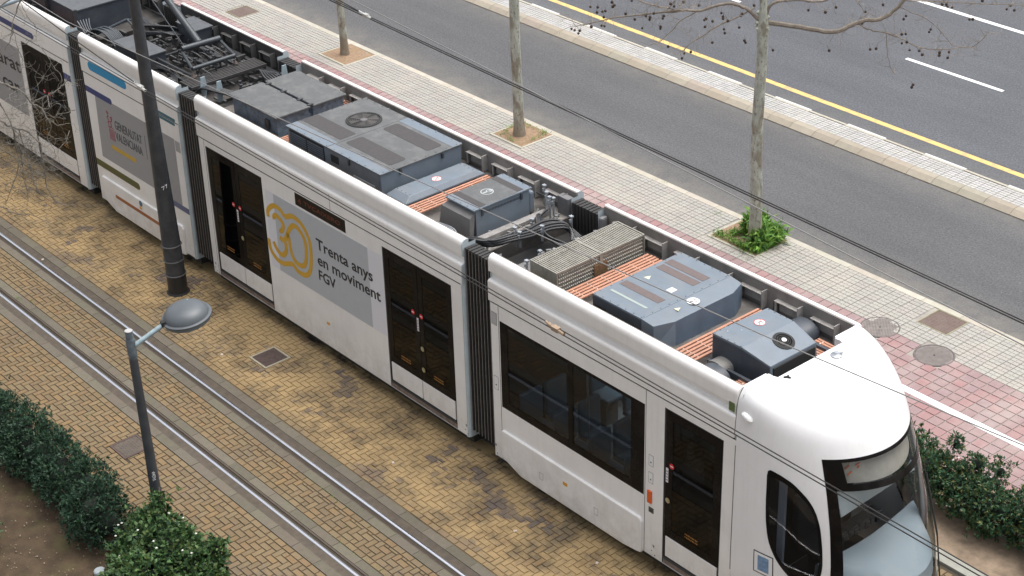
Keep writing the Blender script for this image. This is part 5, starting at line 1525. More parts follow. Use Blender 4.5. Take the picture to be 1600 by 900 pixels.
# pantograph
dk = dark_metal()
PG = obj('pantograph', MB().box(-2.75, -2.70, -.50, .60, 3.14, 3.20).box(-1.10, -1.05, -.50, .60, 3.14, 3.20).box(-2.70, -1.10, -.50, -.45, 3.14, 3.20).box(-2.70, -1.10, .55, .60, 3.14, 3.20), dk, TR)
tb = mat('pantograph_tube', (.055, .063, .07), .45, metal=.3, var=.15, vscale=10)
obj('lower_arm', MB().tube([(-2.10, .26, 3.50), (-3.10, .26, 4.10), (-3.9, .26, 4.58)], [.068, .062, .055], 16), tb, PG, smooth=True)
obj('guide_rod', MB().tube([(-2.30, .10, 3.36), (-3.9, .10, 4.40)], .012, 8), tb, PG, smooth=True)
obj('main_shaft', MB().tube([(-2.06, -.12, 3.50), (-2.02, .64, 3.50)], .052, 14), tb, PG, smooth=True)
obj('base_bar', MB().tube([(-1.22, -.42, 3.46), (-1.22, .44, 3.46)], .036, 12).tube([(-1.22, -.42, 3.46), (-2.05, -.12, 3.44)], .028, 8).tube([(-1.22, .44, 3.46), (-2.02, .64, 3.46)], .028, 8), tb, PG, smooth=True)
for q in (((-2.6, -.42, 3.3), (-1.3, -.40, 3.3)), ((-2.3, -.05, 3.32), (-1.25, .0, 3.36)), ((-2.5, .40, 3.3), (-1.3, .30, 3.36))):
    obj('frame_tube', MB().tube(q, .024, 8), dk, PG, smooth=True)
for x, y in ((-1.22, -.42), (-1.22, .44), (-2.6, -.42), (-2.6, .5)):
    obj('insulator', MB().lathe((x, y, 3.18), [(.045, 0), (.05, .03), (.035, .05), (.05, .08), (.035, .10), (.05, .13), (.03, .16), (.0001, .2)], 12), mat('insulator_brown', (.10, .07, .06), .4), PG, smooth=True)
for k in range(8): bracket(-2.0 + k * .11, -.15 + .5 * random.random(), .18 + .08 * random.random(), random.uniform(0, 3), .03, dk)
for k in range(8):
    a = random.uniform(-2.4, -1.3); cable([(a, -.3 + k * .1, 3.2), (a + .1, -.28 + k * .1, 3.42), (a + .28, -.2 + k * .1, 3.36), (a + .4, -.15 + k * .1, 3.22)], .010, 6, m=dk)
for k in range(10):
    d = k * .024
    cable([(-3.95, -.55 + d, 3.12), (-3.55 + d, -.12 + d, 3.40 - .015 * (k % 4)), (-3.3 + d, .15 + d * .5, 3.38), (-3.35 + d, .45, 3.30), (-3.6 + d * .5, .85, 3.12)], .017, 6)
    cable([(-2.55 + d * .4, -.72, 3.10), (-2.35 + d, -.55, 3.24), (-1.9 + d, -.50, 3.20), (-1.5 + d * .5, -.72, 3.08)], .012, 5)
def box_unit(nm, x0, x1, y0, y1, z, m=None):
    o = obj(nm, MB().box(x0, x1, y0, y1, 3.02, z), m or ac_dark(), TR, bevel=.006)
    obj('unit_lid', MB().box(x0 - .02, (x0 + x1) / 2 - .002, y0 - .02, y1 + .02, z, z + .02).box((x0 + x1) / 2 + .002, x1 + .02, y0 - .02, y1 + .02, z, z + .02), mat('lid_slate', (.085, .092, .10), .6, var=.15, vscale=9), o)
box_unit('control_box', -3.52, -2.45, -.66, -.24, 3.38); box_unit('control_box', -3.40, -2.76, .58, .93, 3.44)
for k in range(9):
    d = k * .03
    cable([(-4.35, .15 + d, 3.20), (-4.15, .1 + d, 3.42 - .02 * (k % 3)), (-3.95 + d, .0 + d, 3.40), (-3.7 + d, .3 + d, 3.34), (-3.4, .62 + d * .3, 3.18)], .020)
    cable([(-4.70, -.70 + d, 3.16), (-4.35, -.62 + d, 3.38 - .02 * (k % 3)), (-4.05, -.55 + d, 3.34), (-3.8, -.50 + d, 3.12)], .018, m=mat('cable_slate', (.06, .07, .08), .5))
for k in range(5): cable([(-4.62, -.62 + k * .035, 3.12), (-4.70, -.68 + k * .04, 3.30), (-4.78 + .01 * k, -.72 + k * .055, 3.46)], .009, 6, m=mat('wire_grey', (.32, .34, .36), .5))
obj('joint_strut', MB().tube([(-4.42, -.55, 3.25), (-4.02, -.10, 3.52)], .026, 8).tube([(-4.02, -.10, 3.52), (-4.3, .3, 3.3)], .02, 8).tube([(-4.02, -.10, 3.52), (-3.75, .05, 3.2)], .02, 8), mat('strut_slate', (.07, .085, .10), .5), TR, smooth=True)
gm = MB()
for _ in range(240):
    X, Y = random.uniform(-4.4, -.3), random.uniform(-.9, .9)
    gm.cbox(X, Y, 3.03 + random.uniform(0, .16), random.uniform(.03, .28), random.uniform(.02, .07), random.uniform(.02, .10), random.choice((0, 0, PI / 2, random.uniform(0, 3))))
tag(obj('small_fittings', gm, mat('fitting_dark', (.075, .075, .075), .5, var=.5, vscale=12), TR), kind='stuff')
M2B = obj('converter_box', MB().box(-8.6, -4.93, -.66, .66, 3.05, 3.58), ac_dark(), TR, bevel=.006)
for a, b_ in ((-8.62, -6.90), (-6.88, -5.86), (-5.84, -4.91)): obj('unit_lid', MB().box(a, b_, -.68, .68, 3.58, 3.60), mat('lid_slate', (.13, .14, .15), .6), M2B)
obj('box_bracket', MB().box(-4.95, -4.90, -.72, -.64, 3.1, 3.62).box(-6.05, -6.0, -.74, -.66, 3.3, 3.62), dk, M2B)

# ---------------------------------------------------------------- mast, lamp, wires
pole_m = mat('mast_paint', (.040, .044, .050), .42, var=.25, vscale=5, dirt=(.075, .078, .08), dirt_amt=.5, dscale=7)
T = thing('catenary_mast', 'tall tapering dark grey catenary mast with three rings near its foot, between the two tracks', 'mast', (-.25, -1.81, 0))
obj('pole', MB().lathe((-.25, -1.81, 0), [(.168, -.05), (.162, .9), (.128, 2.5), (.106, 4.0), (.088, 5.3), (.075, 8.2), (.0001, 8.25)], 28), pole_m, T, smooth=True)
obj('foot_collar', MB().lathe((-.25, -1.81, 0), [(.205, -.02), (.20, .010), (.185, .025), (.170, .03)], 28), black_mt(), T, smooth=True)
obj('foot_band', MB().lathe((-.25, -1.81, 0), [(.171, .03), (.170, .34)], 28), mat('mast_black', (.018, .020, .024), .35), T, smooth=True)
ringm = mat('mast_ring', (.14, .14, .14), .45, metal=.4)
for z in (.935, .645, .37):
    n = 30; r = .170 if z > .5 else .176
    obj('mast_ring', MB().tube([(-.25 + r * math.cos(2 * PI * k / n), -1.81 + r * math.sin(2 * PI * k / n), z) for k in range(n + 1)], .012, 6, cap=False), ringm, T, smooth=True)
# number on the mast, facing the camera side
def glyph_on_pole(parent, strokes, cx, cy, rad, az, z, m, w=.012):
    """strokes in (u,v) metres, u across to the right as seen, wrapped round a pole"""
    mb = MB()
    for s in strokes:
        pts = []
        for u, v in s:
            a = az + u / rad
            pts.append((cx + (rad + .002) * math.cos(a), cy + (rad + .002) * math.sin(a), z + v))
        mb.tube(pts, w / 2, 4)
    return obj('painted_number', mb, m, parent)
wp = mat('number_white', (.75, .75, .75), .6)
az = math.atan2(-.55, .72)
glyph_on_pole(T, [[(.005, .05), (.05, .065), (.03, .0)], [(.065, .07), (.10, .09), (.085, .02)]], -.25, -1.81, .138, az, 2.03, wp)
# brackets and cantilevers above the photo's upper edge
arm_m = mat('cantilever_steel', (.30, .36, .40), .45, metal=.3)
for s in (-1, 1):
    yc = -1.81 + s * 1.81
    obj('cantilever', MB().tube([(-.25, -1.81 + s * .09, 6.0), (-.25, yc + s * .2, 6.35)], .028, 8).tube([(-.25, -1.81 + s * .09, 7.4), (-.25, yc, 6.45)], .022, 8), arm_m, T, smooth=True)
T2 = thing('catenary_mast', 'dark catenary mast outside the left edge, its blue-grey arm crossing the upper left corner', 'mast', (-6.9, -5.9, 0))
obj('pole', MB().lathe((-6.9, -5.9, 0), [(.168, -.05), (.128, 2.5), (.088, 5.3), (.075, 8.2), (.0001, 8.25)], 20), pole_m, T2, smooth=True)
obj('cantilever', MB().tube([(-6.9, -5.9, 5.6), (-.80, -3.92, 5.6), (-.92, -3.25, 5.6)], .032, 10), arm_m, T2, smooth=True)

wire_m = mat('contact_wire', (.035, .032, .030), .4, metal=.4)
wire_g = mat('messenger_wire', (.30, .29, .28), .4, metal=.6)
def wire(label, pts, r, m, group='overhead wires of the tramway'):
    o = obj('overhead_wire', MB().tube(pts, r, 6), m, None, smooth=True)
    return tag(o, label, 'wire', group)
X1w = lambda x, za=5.409, zb=5.164: za + (zb - za) * (x + .0) / 17.56
W1 = wire('upper of the paired dark contact wires in front of the tram side', [(x, -3.62, X1w(x) + .014) for x in (-14, -6, 0, 6, 12, 20)], .0065, wire_m)
W2 = wire('lower of the paired dark contact wires in front of the tram side', [(x, -3.635, X1w(x) - .022) for x in (-14, -6, 0, 6, 12, 20)], .0065, wire_m)
wire('thin grey messenger wire crossing above the tram roof units', [(-14, -3.62, 6.9), (-7, -3.62, 6.2), (1.09, -3.62, 5.818), (7.96, -3.62, 6.113), (14.97, -3.62, 6.448), (17.46, -3.62, 6.617), (22, -3.62, 6.95)], .006, wire_g)
wire('slanting dark wire that joins the contact wires at a clamp beside the mast', [(-4.5, -3.62, 6.35), (-.323, -3.62, 5.747), (1.014, -3.62, 5.598), (3.06, -3.62, 5.40)], .0085, wire_m)
T3w = lambda x: 5.577 + (5.289 - 5.577) * (x - 3.44) / 11.9
wire('upper strand of the thick dark wire crossing over the grey road', [(x, .008, T3w(x) + .010) for x in (-14, 3.44, 9, 15.3, 24)], .0082, wire_m)
wire('lower strand of the thick dark wire crossing over the grey road', [(x, -.008, T3w(x) - .010) for x in (-14, 3.44, 9, 15.3, 24)], .0082, wire_m)
wire('dark wire meeting the thick contact wire at a clamp near the farthest tree', [(-3, 0, 6.05), (2.82, 0, 5.65), (3.44, 0, 5.60)], .0085, wire_m)
wire('thin pale messenger wire over the road beside the thick contact wire', [(-8, .5, 6.0), (3.808, -.4, 6.0), (7.79, -.701, 6.0), (16.274, -1.404, 6.0), (24, -2.04, 6.0)], .0075, wire_g)
def clamp(x, y, z, label, m=None):
    t = obj('wire_clamp', MB().tube([(x - .13, y, z + .015), (x + .13, y, z - .01)], .022, 8).tube([(x - .17, y, z + .03), (x - .13, y, z + .015)], .014, 6).box(x - .05, x + .05, y - .03, y + .03, z - .02, z + .03), m or mat('clamp_metal', (.48, .48, .46), .4, metal=.4), None, smooth=True)
    tag(t, label, 'clamp', 'wire clamps')
clamp(3.1, -3.62, 5.38, 'pale metal clamp on the contact wires left of the mast')
clamp(3.55, 0, 5.58, 'silver metal clamp on the thick wire above the road by the farthest tree')
clamp(11.95, -3.63, 5.238, 'small rusty clip on the double wire in front of the side window', mat('clip_rust', (.30, .22, .15), .7))

# street lamp
LX, LY, LZ = 5.54, -5.56, 3.25
T = thing('street_lamp', 'dark grey street lamp post with a round flat lamp head on a short arm', 'street lamp', (LX, LY, 0))
lp = mat('lamp_post_paint', (.050, .056, .064), .45, var=.2, vscale=6)
obj('post', MB().lathe((LX, LY, 0), [(.085, -.05), (.080, .5), (.066, 1.6), (.058, 2.80), (.058, 2.81), (.052, 2.83)], 20), lp, T, smooth=True)
obj('post_top', MB().lathe((LX, LY, 0), [(.052, 2.80), (.052, LZ - .008)], 20), mat('lamp_weathered', (.115, .145, .165), .5, var=.35, vscale=14), T, smooth=True)
obj('post_cap', MB().lathe((LX, LY, 0), [(.053, LZ - .008), (.053, LZ), (.0001, LZ + .003)], 20), mat('cap_grey', (.38, .38, .38), .6), T)
d = Vector((.17, .78, 0)).normalized()
hc = Vector((5.71, -4.78, 3.25))
a0 = Vector((LX, LY, 3.0)) + d * .04; a1 = Vector((hc.x, hc.y, 3.2)) - d * .31
obj('arm', MB().tube([tuple(a0), tuple(a1)], .034, 12), mat('arm_weathered', (.25, .33, .36), .5, var=.25, vscale=16), T, smooth=True)
obj('arm_brace', MB().lathe((LX, LY, 0), [(.06, 2.86), (.062, 2.88), (.062, 3.10), (.06, 3.12)], 16), MATS['lamp_weathered'], T, smooth=True)
tilt = Matrix.Rotation(R(7), 3, Vector((0, 0, 1)).cross(d) * -1)
hd = mat('lamp_head', (.085, .098, .108), .42, var=.08, vscale=5)
HD = obj('lamp_head', MB().lathe(tuple(hc), [(.335, -.035), (.345, -.02), (.345, -.006), (.33, .0), (.31, .004), (.308, .012), (.295, .045), (.265, .085), (.215, .118), (.15, .14), (.08, .151), (.0001, .154)], 40, axis=tilt), hd, T, smooth=True, angle=30)
obj('head_skirt', MB().lathe(tuple(hc), [(.20, -.13), (.27, -.115), (.32, -.08), (.335, -.036)], 40, axis=tilt), mat('lamp_skirt', (.12, .16, .20), .35), HD, smooth=True)
obj('head_glass', MB().lathe(tuple(hc), [(.0001, -.15), (.12, -.148), (.20, -.132)], 32, axis=tilt), glass('lamp_glass', (.8, .8, .8)), HD, smooth=True)
hp = Vector(a1)
obj('hinge', MB().cbox(hp.x, hp.y, hp.z + .01, .10, .08, .07, math.atan2(d.y, d.x)).tube([tuple(hp + Vector((-.06, .02, .0))), tuple(hp + Vector((.06, -.02, .0)))], .022, 8), black_mt(), T, bevel=.006)
obj('rivet', MB().lathe(tuple(hc + Vector((-.10, .10, .147))), [(.012, 0), (.010, .006), (.0001, .008)], 8), galv(), HD)
g1 = [[(-.02, .05), (.01, .065), (.02, .045), (-.012, .03), (.018, .022)]]
g2 = [[(-.02, -.0), (.0, .012), (.022, .008), (.018, -.02), (-.018, -.02), (-.02, -.0)]]
g3 = [[(-.02, -.05), (.02, -.035), (-.005, -.055), (.02, -.062), (-.018, -.08), (-.02, -.05)]]
glyph_on_pole(T, g1 + g2 + g3, LX, LY, .074, math.atan2(-.55, .72) + .3, .95, wp, .007)

# ---------------------------------------------------------------- vegetation
def leaf_mat(name, cols, rough=.45, trans=.25):
    m = bpy.data.materials.new(name); MATS[name] = m; m.use_nodes = True
    N = m.node_tree.nodes; L = m.node_tree.links; b = N['Principled BSDF']; b.inputs['Roughness'].default_value = rough; b.inputs['Specular IOR Level'].default_value = .35
    at = N.new('ShaderNodeAttribute'); at.attribute_name = 'tint'
    L.new(at.outputs['Color'], b.inputs['Base Color'])
    tr = N.new('ShaderNodeBsdfTranslucent'); L.new(at.outputs['Color'], tr.inputs['Color'])
    mx = N.new('ShaderNodeMixShader'); mx.inputs[0].default_value = trans
    o = N['Material Output']; L.new(b.outputs[0], mx.inputs[1]); L.new(tr.outputs[0], mx.inputs[2]); L.new(mx.outputs[0], o.inputs['Surface'])
    return m
limb_bark = mat('limb_bark', (.20, .172, .14), .9, var=.25, vscale=14, bump=.4, bscale=40)
LEAF = leaf_mat('leaf', None, .55)
def leaves(name, P, Nn, size, cols, parent=None, aspect=.42, jitter=.35, droop=.3):
    """P centres, Nn outward directions (n,3): each leaf is a folded two-quad blade that points outward"""
    n = len(P)
    d = Nn + rng.normal(0, jitter, (n, 3)); d /= np.linalg.norm(d, axis=1)[:, None]
    up = rng.normal(0, 1, (n, 3)) * .6 + np.array([0, 0, 1.0])
    s = np.cross(d, up); s /= np.linalg.norm(s, axis=1)[:, None]
    u = np.cross(s, d)
    l = size * rng.uniform(.6, 1.3, n)[:, None]; w = l * aspect
    base = P; tip = P + d * l - u * l * droop * .3; mid = P + d * l * .5 + u * l * .04
    a = mid + s * w * .5 + u * w * .18; b_ = mid - s * w * .5 + u * w * .18
    V = np.stack([base, a, tip, b_, mid], 1).reshape(-1, 3)
    k = np.arange(n) * 5
    F = np.stack([np.stack([k, k + 1, k + 4], 1), np.stack([k + 1, k + 2, k + 4], 1), np.stack([k + 2, k + 3, k + 4], 1), np.stack([k + 3, k, k + 4], 1)], 1).reshape(-1, 3)
    me = bpy.data.meshes.new(name)
    w0 = worldloc(parent) if parent else Vector((0, 0, 0))
    V = V - np.array([w0.x, w0.y, w0.z])
    me.vertices.add(len(V)); me.vertices.foreach_set('co', V.ravel())
    me.loops.add(len(F) * 3); me.loops.foreach_set('vertex_index', F.ravel())
    me.polygons.add(len(F)); me.polygons.foreach_set('loop_start', np.arange(len(F)) * 3)
    me.update(calc_edges=True)
    ci = rng.integers(0, len(cols), n); C_ = np.array(cols)[ci] * rng.uniform(.7, 1.3, n)[:, None]
    C4 = np.concatenate([np.repeat(C_, 5, 0), np.ones((n * 5, 1))], 1)
    tint_attr(me, C4)
    me.materials.append(LEAF)
    return link(name, me, parent)
def lumpy(centres, n, shell=.35):
    """points near the surface of a union of ellipsoids (cx,cy,cz,rx,ry,rz)"""
    out, nor = [], []
    cs = np.array(centres); wts = cs[:, 3] * cs[:, 5]; wts = wts / wts.sum()
    while sum(map(len, out)) < n:
        k = rng.choice(len(cs), n, p=wts); c = cs[k]
        d = rng.normal(0, 1, (n, 3)); d /= np.linalg.norm(d, axis=1)[:, None]
        r = 1 - np.abs(rng.normal(0, shell, n)) * .6; r = np.clip(r, .2, 1.02)
        p = c[:, :3] + d * c[:, 3:6] * r[:, None]
        ok = p[:, 2] > .03
        # drop points buried deep in another lump
        for c2 in centres:
            q = (p - np.array(c2[:3])) / np.array(c2[3:6]); ok &= (np.linalg.norm(q, axis=1) > .62)
        out.append(p[ok]); nor.append((d / cs[k][:, 3:6])[ok])
    P = np.concatenate(out)[:n]; Nn = np.concatenate(nor)[:n]; Nn /= np.linalg.norm(Nn, axis=1)[:, None]
    return P, Nn
wood = mat('shrub_wood', (.11, .085, .06), .9, var=.3, vscale=20)
def rosettes(P, Nn, k, spread):
    """turn each point into a whorl of k leaves"""
    n = len(P)
    Q = np.repeat(P, k, 0) + rng.normal(0, spread, (n * k, 3)); M = np.repeat(Nn, k, 0)
    ring_ = rng.normal(0, 1, (n * k, 3)); ring_ -= (ring_ * M).sum(1)[:, None] * M; ring_ /= np.linalg.norm(ring_, axis=1)[:, None]
    return Q, M * .75 + ring_ * .85 + np.array([0, 0, .25])
def shrub(name, label, cat, loc, cs, n, size, cols, k=6, group=None, core=.80, aspect=.42, stems=8):
    t = thing(name, label, cat, loc, group)
    P, Nn = lumpy(cs, n); Q, M = rosettes(P, Nn, k, size * .18)
    Q = Q + rng.normal(0, 1, (len(P), 3)).repeat(k, 0) * np.abs(rng.normal(0, .035, len(P))).repeat(k)[:, None]
    o = leaves('foliage', Q, M, size, cols, t, aspect); tag(o, kind='stuff')
    mb = MB()
    for c in cs:
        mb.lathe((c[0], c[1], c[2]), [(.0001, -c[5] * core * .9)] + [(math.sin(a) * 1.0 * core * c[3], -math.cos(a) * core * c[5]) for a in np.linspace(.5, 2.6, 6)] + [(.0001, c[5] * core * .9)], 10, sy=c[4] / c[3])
    o = obj('shaded_core', mb, mat('core_shade', (.008, .014, .009), 1.0, var=.5, vscale=12, bump=1.0, bscale=30), t); tag(o, kind='stuff')  # solid near-black lumps stand in for the shade inside the foliage
    sb = MB()
    for _ in range(stems):
        c = cs[rng.integers(0, len(cs))]
        x, y = c[0] + rng.uniform(-.5, .5) * c[3], c[1] + rng.uniform(-.5, .5) * c[4]
        sb.tube([(x, y, -.03), (x + rng.uniform(-.1, .1), y + rng.uniform(-.1, .1), c[2]), (x + rng.uniform(-.2, .2), y + rng.uniform(-.2, .2), c[2] + c[5] * .8)], [.014, .010, .005], 5)
    o = obj('stems', sb, wood, t); tag(o, kind='stuff')
    return t
dk_green = [(.014, .042, .024), (.020, .056, .030), (.030, .074, .036), (.012, .032, .020), (.042, .085, .040)]
cs = []
x = -2.5
while x < 5.5:
    cs.append((x, -6.20 + rng.uniform(-.12, .12), .36 + rng.uniform(-.03, .06), .40, .44 + rng.uniform(-.06, .08), .38 + rng.uniform(-.06, .12))); x += .27
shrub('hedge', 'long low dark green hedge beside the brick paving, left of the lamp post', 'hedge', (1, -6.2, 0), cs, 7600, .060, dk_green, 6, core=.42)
lt_green = [(.052, .118, .036), (.075, .150, .048), (.034, .080, .028), (.110, .19, .068), (.020, .050, .022), (.085, .125, .035)]
cs = [(6.55, -6.05, .40, .62, .50, .42), (6.25, -6.30, .30, .38, .40, .34), (7.1, -5.95, .32, .50, .40, .36), (6.9, -6.55, .34, .60, .45, .38), (6.0, -5.98, .42, .26, .26, .34), (7.45, -6.35, .25, .45, .40, .30), (6.95, -6.95, .3, .5, .4, .35), (7.2, -5.62, .58, .16, .13, .14), (5.95, -5.72, .70, .12, .12, .20)]
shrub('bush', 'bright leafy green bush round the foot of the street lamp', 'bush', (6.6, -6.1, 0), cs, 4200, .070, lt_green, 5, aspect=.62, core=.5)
cs = [(4.0, -7.75, .30, .55, .40, .36), (3.5, -8.0, .3, .5, .4, .34), (4.55, -8.15, .26, .5, .4, .32), (5.0, -8.4, .2, .4, .4, .28)]
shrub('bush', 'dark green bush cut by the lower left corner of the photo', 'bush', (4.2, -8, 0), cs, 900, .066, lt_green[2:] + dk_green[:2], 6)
md_green = [(.036, .095, .042), (.042, .105, .046), (.018, .054, .028), (.055, .125, .055), (.11, .12, .035)]
cs = []
x = 10.4
while x < 18:
    cs.append((x, 2.86 + rng.uniform(-.08, .08), .40 + rng.uniform(-.04, .08), .34, .36 + rng.uniform(-.05, .06), .36 + rng.uniform(-.08, .14))); x += .27
cs += [(12.55, 3.12, .86, .10, .10, .16), (13.35, 3.05, .82, .12, .12, .14), (12.95, 3.1, .72, .2, .15, .15)]
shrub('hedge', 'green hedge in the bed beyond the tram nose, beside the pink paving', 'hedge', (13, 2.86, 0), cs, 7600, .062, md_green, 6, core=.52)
# white blossoms and yellow leaves on the right hedge and the bush
mb = MB()
for cs_, nn in (([(12.4, 2.8, .5, 1.6, .36, .40)], 34), ([(6.6, -6.1, .45, .9, .6, .45)], 26)):
    P, Nn = lumpy(cs_, nn, .05)
    for p in P: mb.lathe(tuple(p), [(.0001, -.012), (.017, 0), (.0001, .014)], 6)
o = obj('blossoms', mb, mat('blossom', (.62, .60, .55), .8)); tag(o, 'small white blossoms and pale dead leaves scattered over the hedge and bush', 'blossoms', kind='stuff')

# grass and weeds in the tree pits
grs = [(.17, .33, .055), (.13, .27, .05), (.23, .38, .08), (.08, .19, .045)]
def grass(centres, n, h, label, cols=grs):
    c = np.array(centres); k = rng.integers(0, len(c), n)
    P = c[k][:, :3] * 1.0; P[:, 0] += rng.normal(0, 1, n) * c[k][:, 3]; P[:, 1] += rng.normal(0, 1, n) * c[k][:, 4]; P[:, 2] = 0
    Nn = rng.normal(0, .5, (n, 3)) + np.array([0, 0, 1.0]); P[:, 2] += rng.uniform(0, 1, n) ** 1.6 * h
    o = leaves('grass', P, Nn, h * .62, cols, None, .30, .5, .9); tag(o, label, 'grass', kind='stuff')
G1 = 'bright green grass and weeds round the foot of the nearest tree'
grass([(5.66, 6.62, 0, .07, .12), (5.64, 6.92, 0, .09, .10), (5.50, 6.78, 0, .08, .08), (5.28, 6.98, 0, .07, .07), (5.12, 6.90, 0, .05, .07), (5.05, 7.14, 0, .07, .04)], 3400, .26, G1)
grass([(4.86, 6.42, 0, .08, .05), (5.22, 6.38, 0, .10, .045), (5.45, 6.36, 0, .07, .04), (5.0, 6.62, 0, .05, .05), (5.66, 6.42, 0, .08, .05), (5.3, 6.75, 0, .09, .06)], 1200, .09, 'low clumps of green weeds at the near edge of the nearest tree pit')
grass([(-1.3, 6.5, 0, .05, .08), (-1.15, 7.05, 0, .14, .03), (-.75, 7.05, 0, .10, .04), (-.62, 6.8, 0, .03, .12), (-1.42, 6.8, 0, .02, .1), (-.9, 6.36, 0, .12, .02)], 420, .06, 'thin green weeds at the edges of the middle tree pit')
grass([(-1.7, -3.88, 0, .06, .012), (6.6, -3.36, 0, .22, .012), (7.6, -3.9, 0, .35, .01), (1.95, -3.7, 0, .05, .03), (8.4, -3.87, 0, .4, .01), (2.2, -4.9, 0, .1, .08), (1.1, -5.55, 0, .12, .06), (-11.9, 7.0, 0, .05, .03), (2.6, 7.22, 0, .06, .02), (-2.0, -4.0, 0, .1, .02), (2.9, 12.0, 0, .05, .03), (4.2, 7.0, 0, .05, .03)], 420, .035, 'tiny weeds growing in the joints of the paving')
grass([(4.3, -7.0, 0, .9, .3), (3.2, -6.9, 0, .5, .2)], 500, .03, 'sparse low moss and grass on the bare brown soil', [(.09, .095, .03), (.07, .08, .03)])

# ---- plane trees along the kerb
T3 = {"trunk":[[5.46,6.64,-0.07],[5.45,6.63,2.24],[5.45,6.63,3.65],[5.46,6.63,4.11],[5.48,6.66,4.99],[5.48,6.67,5.85]],"R1":[[5.48,6.67,4.17],[5.86,7.13,4.05],[6.2,7.55,3.94],[6.36,7.76,4.02],[6.53,7.96,4.12],[6.7,8.17,4.13],[6.82,8.33,4.26],[6.93,8.46,4.45],[7.06,8.62,4.88]],"R2":[[5.49,6.68,4.22],[5.53,6.73,4.44],[5.61,6.83,4.51],[5.81,7.08,4.53],[6.08,7.41,4.49],[6.31,7.69,4.66]],"L1":[[5.46,6.63,4.11],[5.35,6.5,4.34],[5.25,6.38,4.45],[5.08,6.17,4.52],[4.81,5.84,4.42],[4.58,5.55,4.44],[4.23,5.11,4.39],[3.95,4.77,4.36],[3.78,4.56,4.31],[3.51,4.23,4.23]],"L2":[[4.81,5.84,4.41],[4.61,5.59,4.26],[4.52,5.47,4.09],[4.38,5.31,3.89],[4.27,5.17,3.84]],"L3":[[5.38,6.54,4.42],[5.18,6.3,4.26],[5.0,6.07,4.14],[4.85,5.89,3.98],[4.72,5.72,3.85],[4.63,5.61,3.71]],"L4":[[4.65,5.63,4.43],[4.45,5.39,4.4],[4.51,5.47,4.53],[4.58,5.55,4.67]],"L5":[[4.58,5.55,4.44],[4.38,5.3,4.52],[4.18,5.06,4.62],[4.05,4.89,4.74]],"R3":[[6.48,7.9,4.06],[6.6,8.05,3.94],[6.77,8.27,3.88],[6.91,8.44,3.79],[7.02,8.57,3.69],[7.16,8.74,3.59],[7.31,8.93,3.54],[7.57,9.25,3.56],[7.72,9.43,3.58],[7.86,9.6,3.82]],"R4":[[6.89,8.41,4.34],[7.03,8.58,4.22],[7.22,8.81,4.07],[7.35,8.98,3.86],[7.48,9.14,3.61]],"R5":[[6.41,7.82,4.54],[6.49,7.91,4.37],[6.54,7.98,4.19]],"R6":[[6.93,8.46,4.45],[7.25,8.86,4.4],[7.66,9.36,4.34],[8.2,10.03,4.27]],"R7":[[6.77,8.27,3.88],[6.8,8.29,3.55],[6.85,8.36,3.26],[6.91,8.44,3.11]]}
BALLS = [[3.66,4.42,4.56],[3.64,4.6,4.5],[3.81,4.43,4.5],[3.69,4.66,4.42],[3.86,4.57,4.5],[3.82,4.57,4.38],[3.82,4.76,4.59],[3.93,4.71,4.58],[3.88,4.72,4.54],[4.2,4.85,4.69],[4.07,5.04,4.28],[4.02,4.88,4.41],[4.24,5.05,4.17],[4.18,5.19,4.33],[4.33,5.14,4.36],[4.29,5.17,4.3],[4.4,5.16,4.44],[4.45,5.34,4.36],[4.48,5.29,4.34],[4.45,5.27,4.19],[4.34,5.37,4.1],[4.55,5.4,4.58],[4.54,5.49,4.51],[4.53,5.72,4.52],[4.7,5.91,4.46],[3.73,4.6,4.2],[3.8,4.6,4.21],[3.72,4.38,4.24],[3.54,4.1,4.23],[3.39,4.3,4.11],[3.54,4.28,4.15],[3.62,4.18,4.15],[4.45,5.45,3.79],[4.59,5.69,3.64],[4.6,5.63,3.57],[4.63,5.81,3.64],[4.95,5.79,4.3],[4.86,5.92,4.26],[4.87,5.89,4.13],[5.03,5.9,4.27],[5.0,6.14,4.34],[4.97,6.21,4.25],[5.03,6.15,4.25],[5.15,6.14,4.24],[4.99,6.22,4.03],[5.07,6.16,4.0],[4.94,6.0,3.84],[5.17,6.4,4.06],[5.32,6.3,4.37],[5.17,6.43,4.26],[5.24,6.46,3.83],[5.23,6.5,3.78],[5.43,6.46,4.5],[5.88,7.3,4.31],[6.18,7.38,4.33],[6.31,7.49,4.42],[6.47,8.06,4.23],[6.65,8.28,4.34],[6.44,8.03,4.03],[6.97,8.5,4.17],[6.99,8.42,4.14],[7.33,8.72,3.97],[7.2,8.86,3.85],[6.9,8.52,3.82],[6.92,8.6,3.81],[7.04,8.49,3.73],[7.0,8.41,3.72],[7.01,8.62,3.54],[7.08,8.79,3.5],[7.09,8.87,3.41],[7.42,8.9,3.53],[7.36,8.98,3.44],[7.38,9.21,3.44],[7.46,9.08,3.4],[6.6,8.09,3.59],[6.77,8.03,3.67],[6.15,7.57,3.59],[5.5,6.89,3.61],[7.04,8.76,2.88],[7.02,8.75,2.83],[7.31,9.0,4.33],[7.43,8.95,4.37],[7.35,9.1,4.27],[7.5,9.02,4.32],[7.58,9.42,4.02],[7.75,9.27,4.11],[8.0,9.94,4.23],[8.08,9.72,4.25],[8.12,9.88,4.2],[7.79,9.43,4.4]]
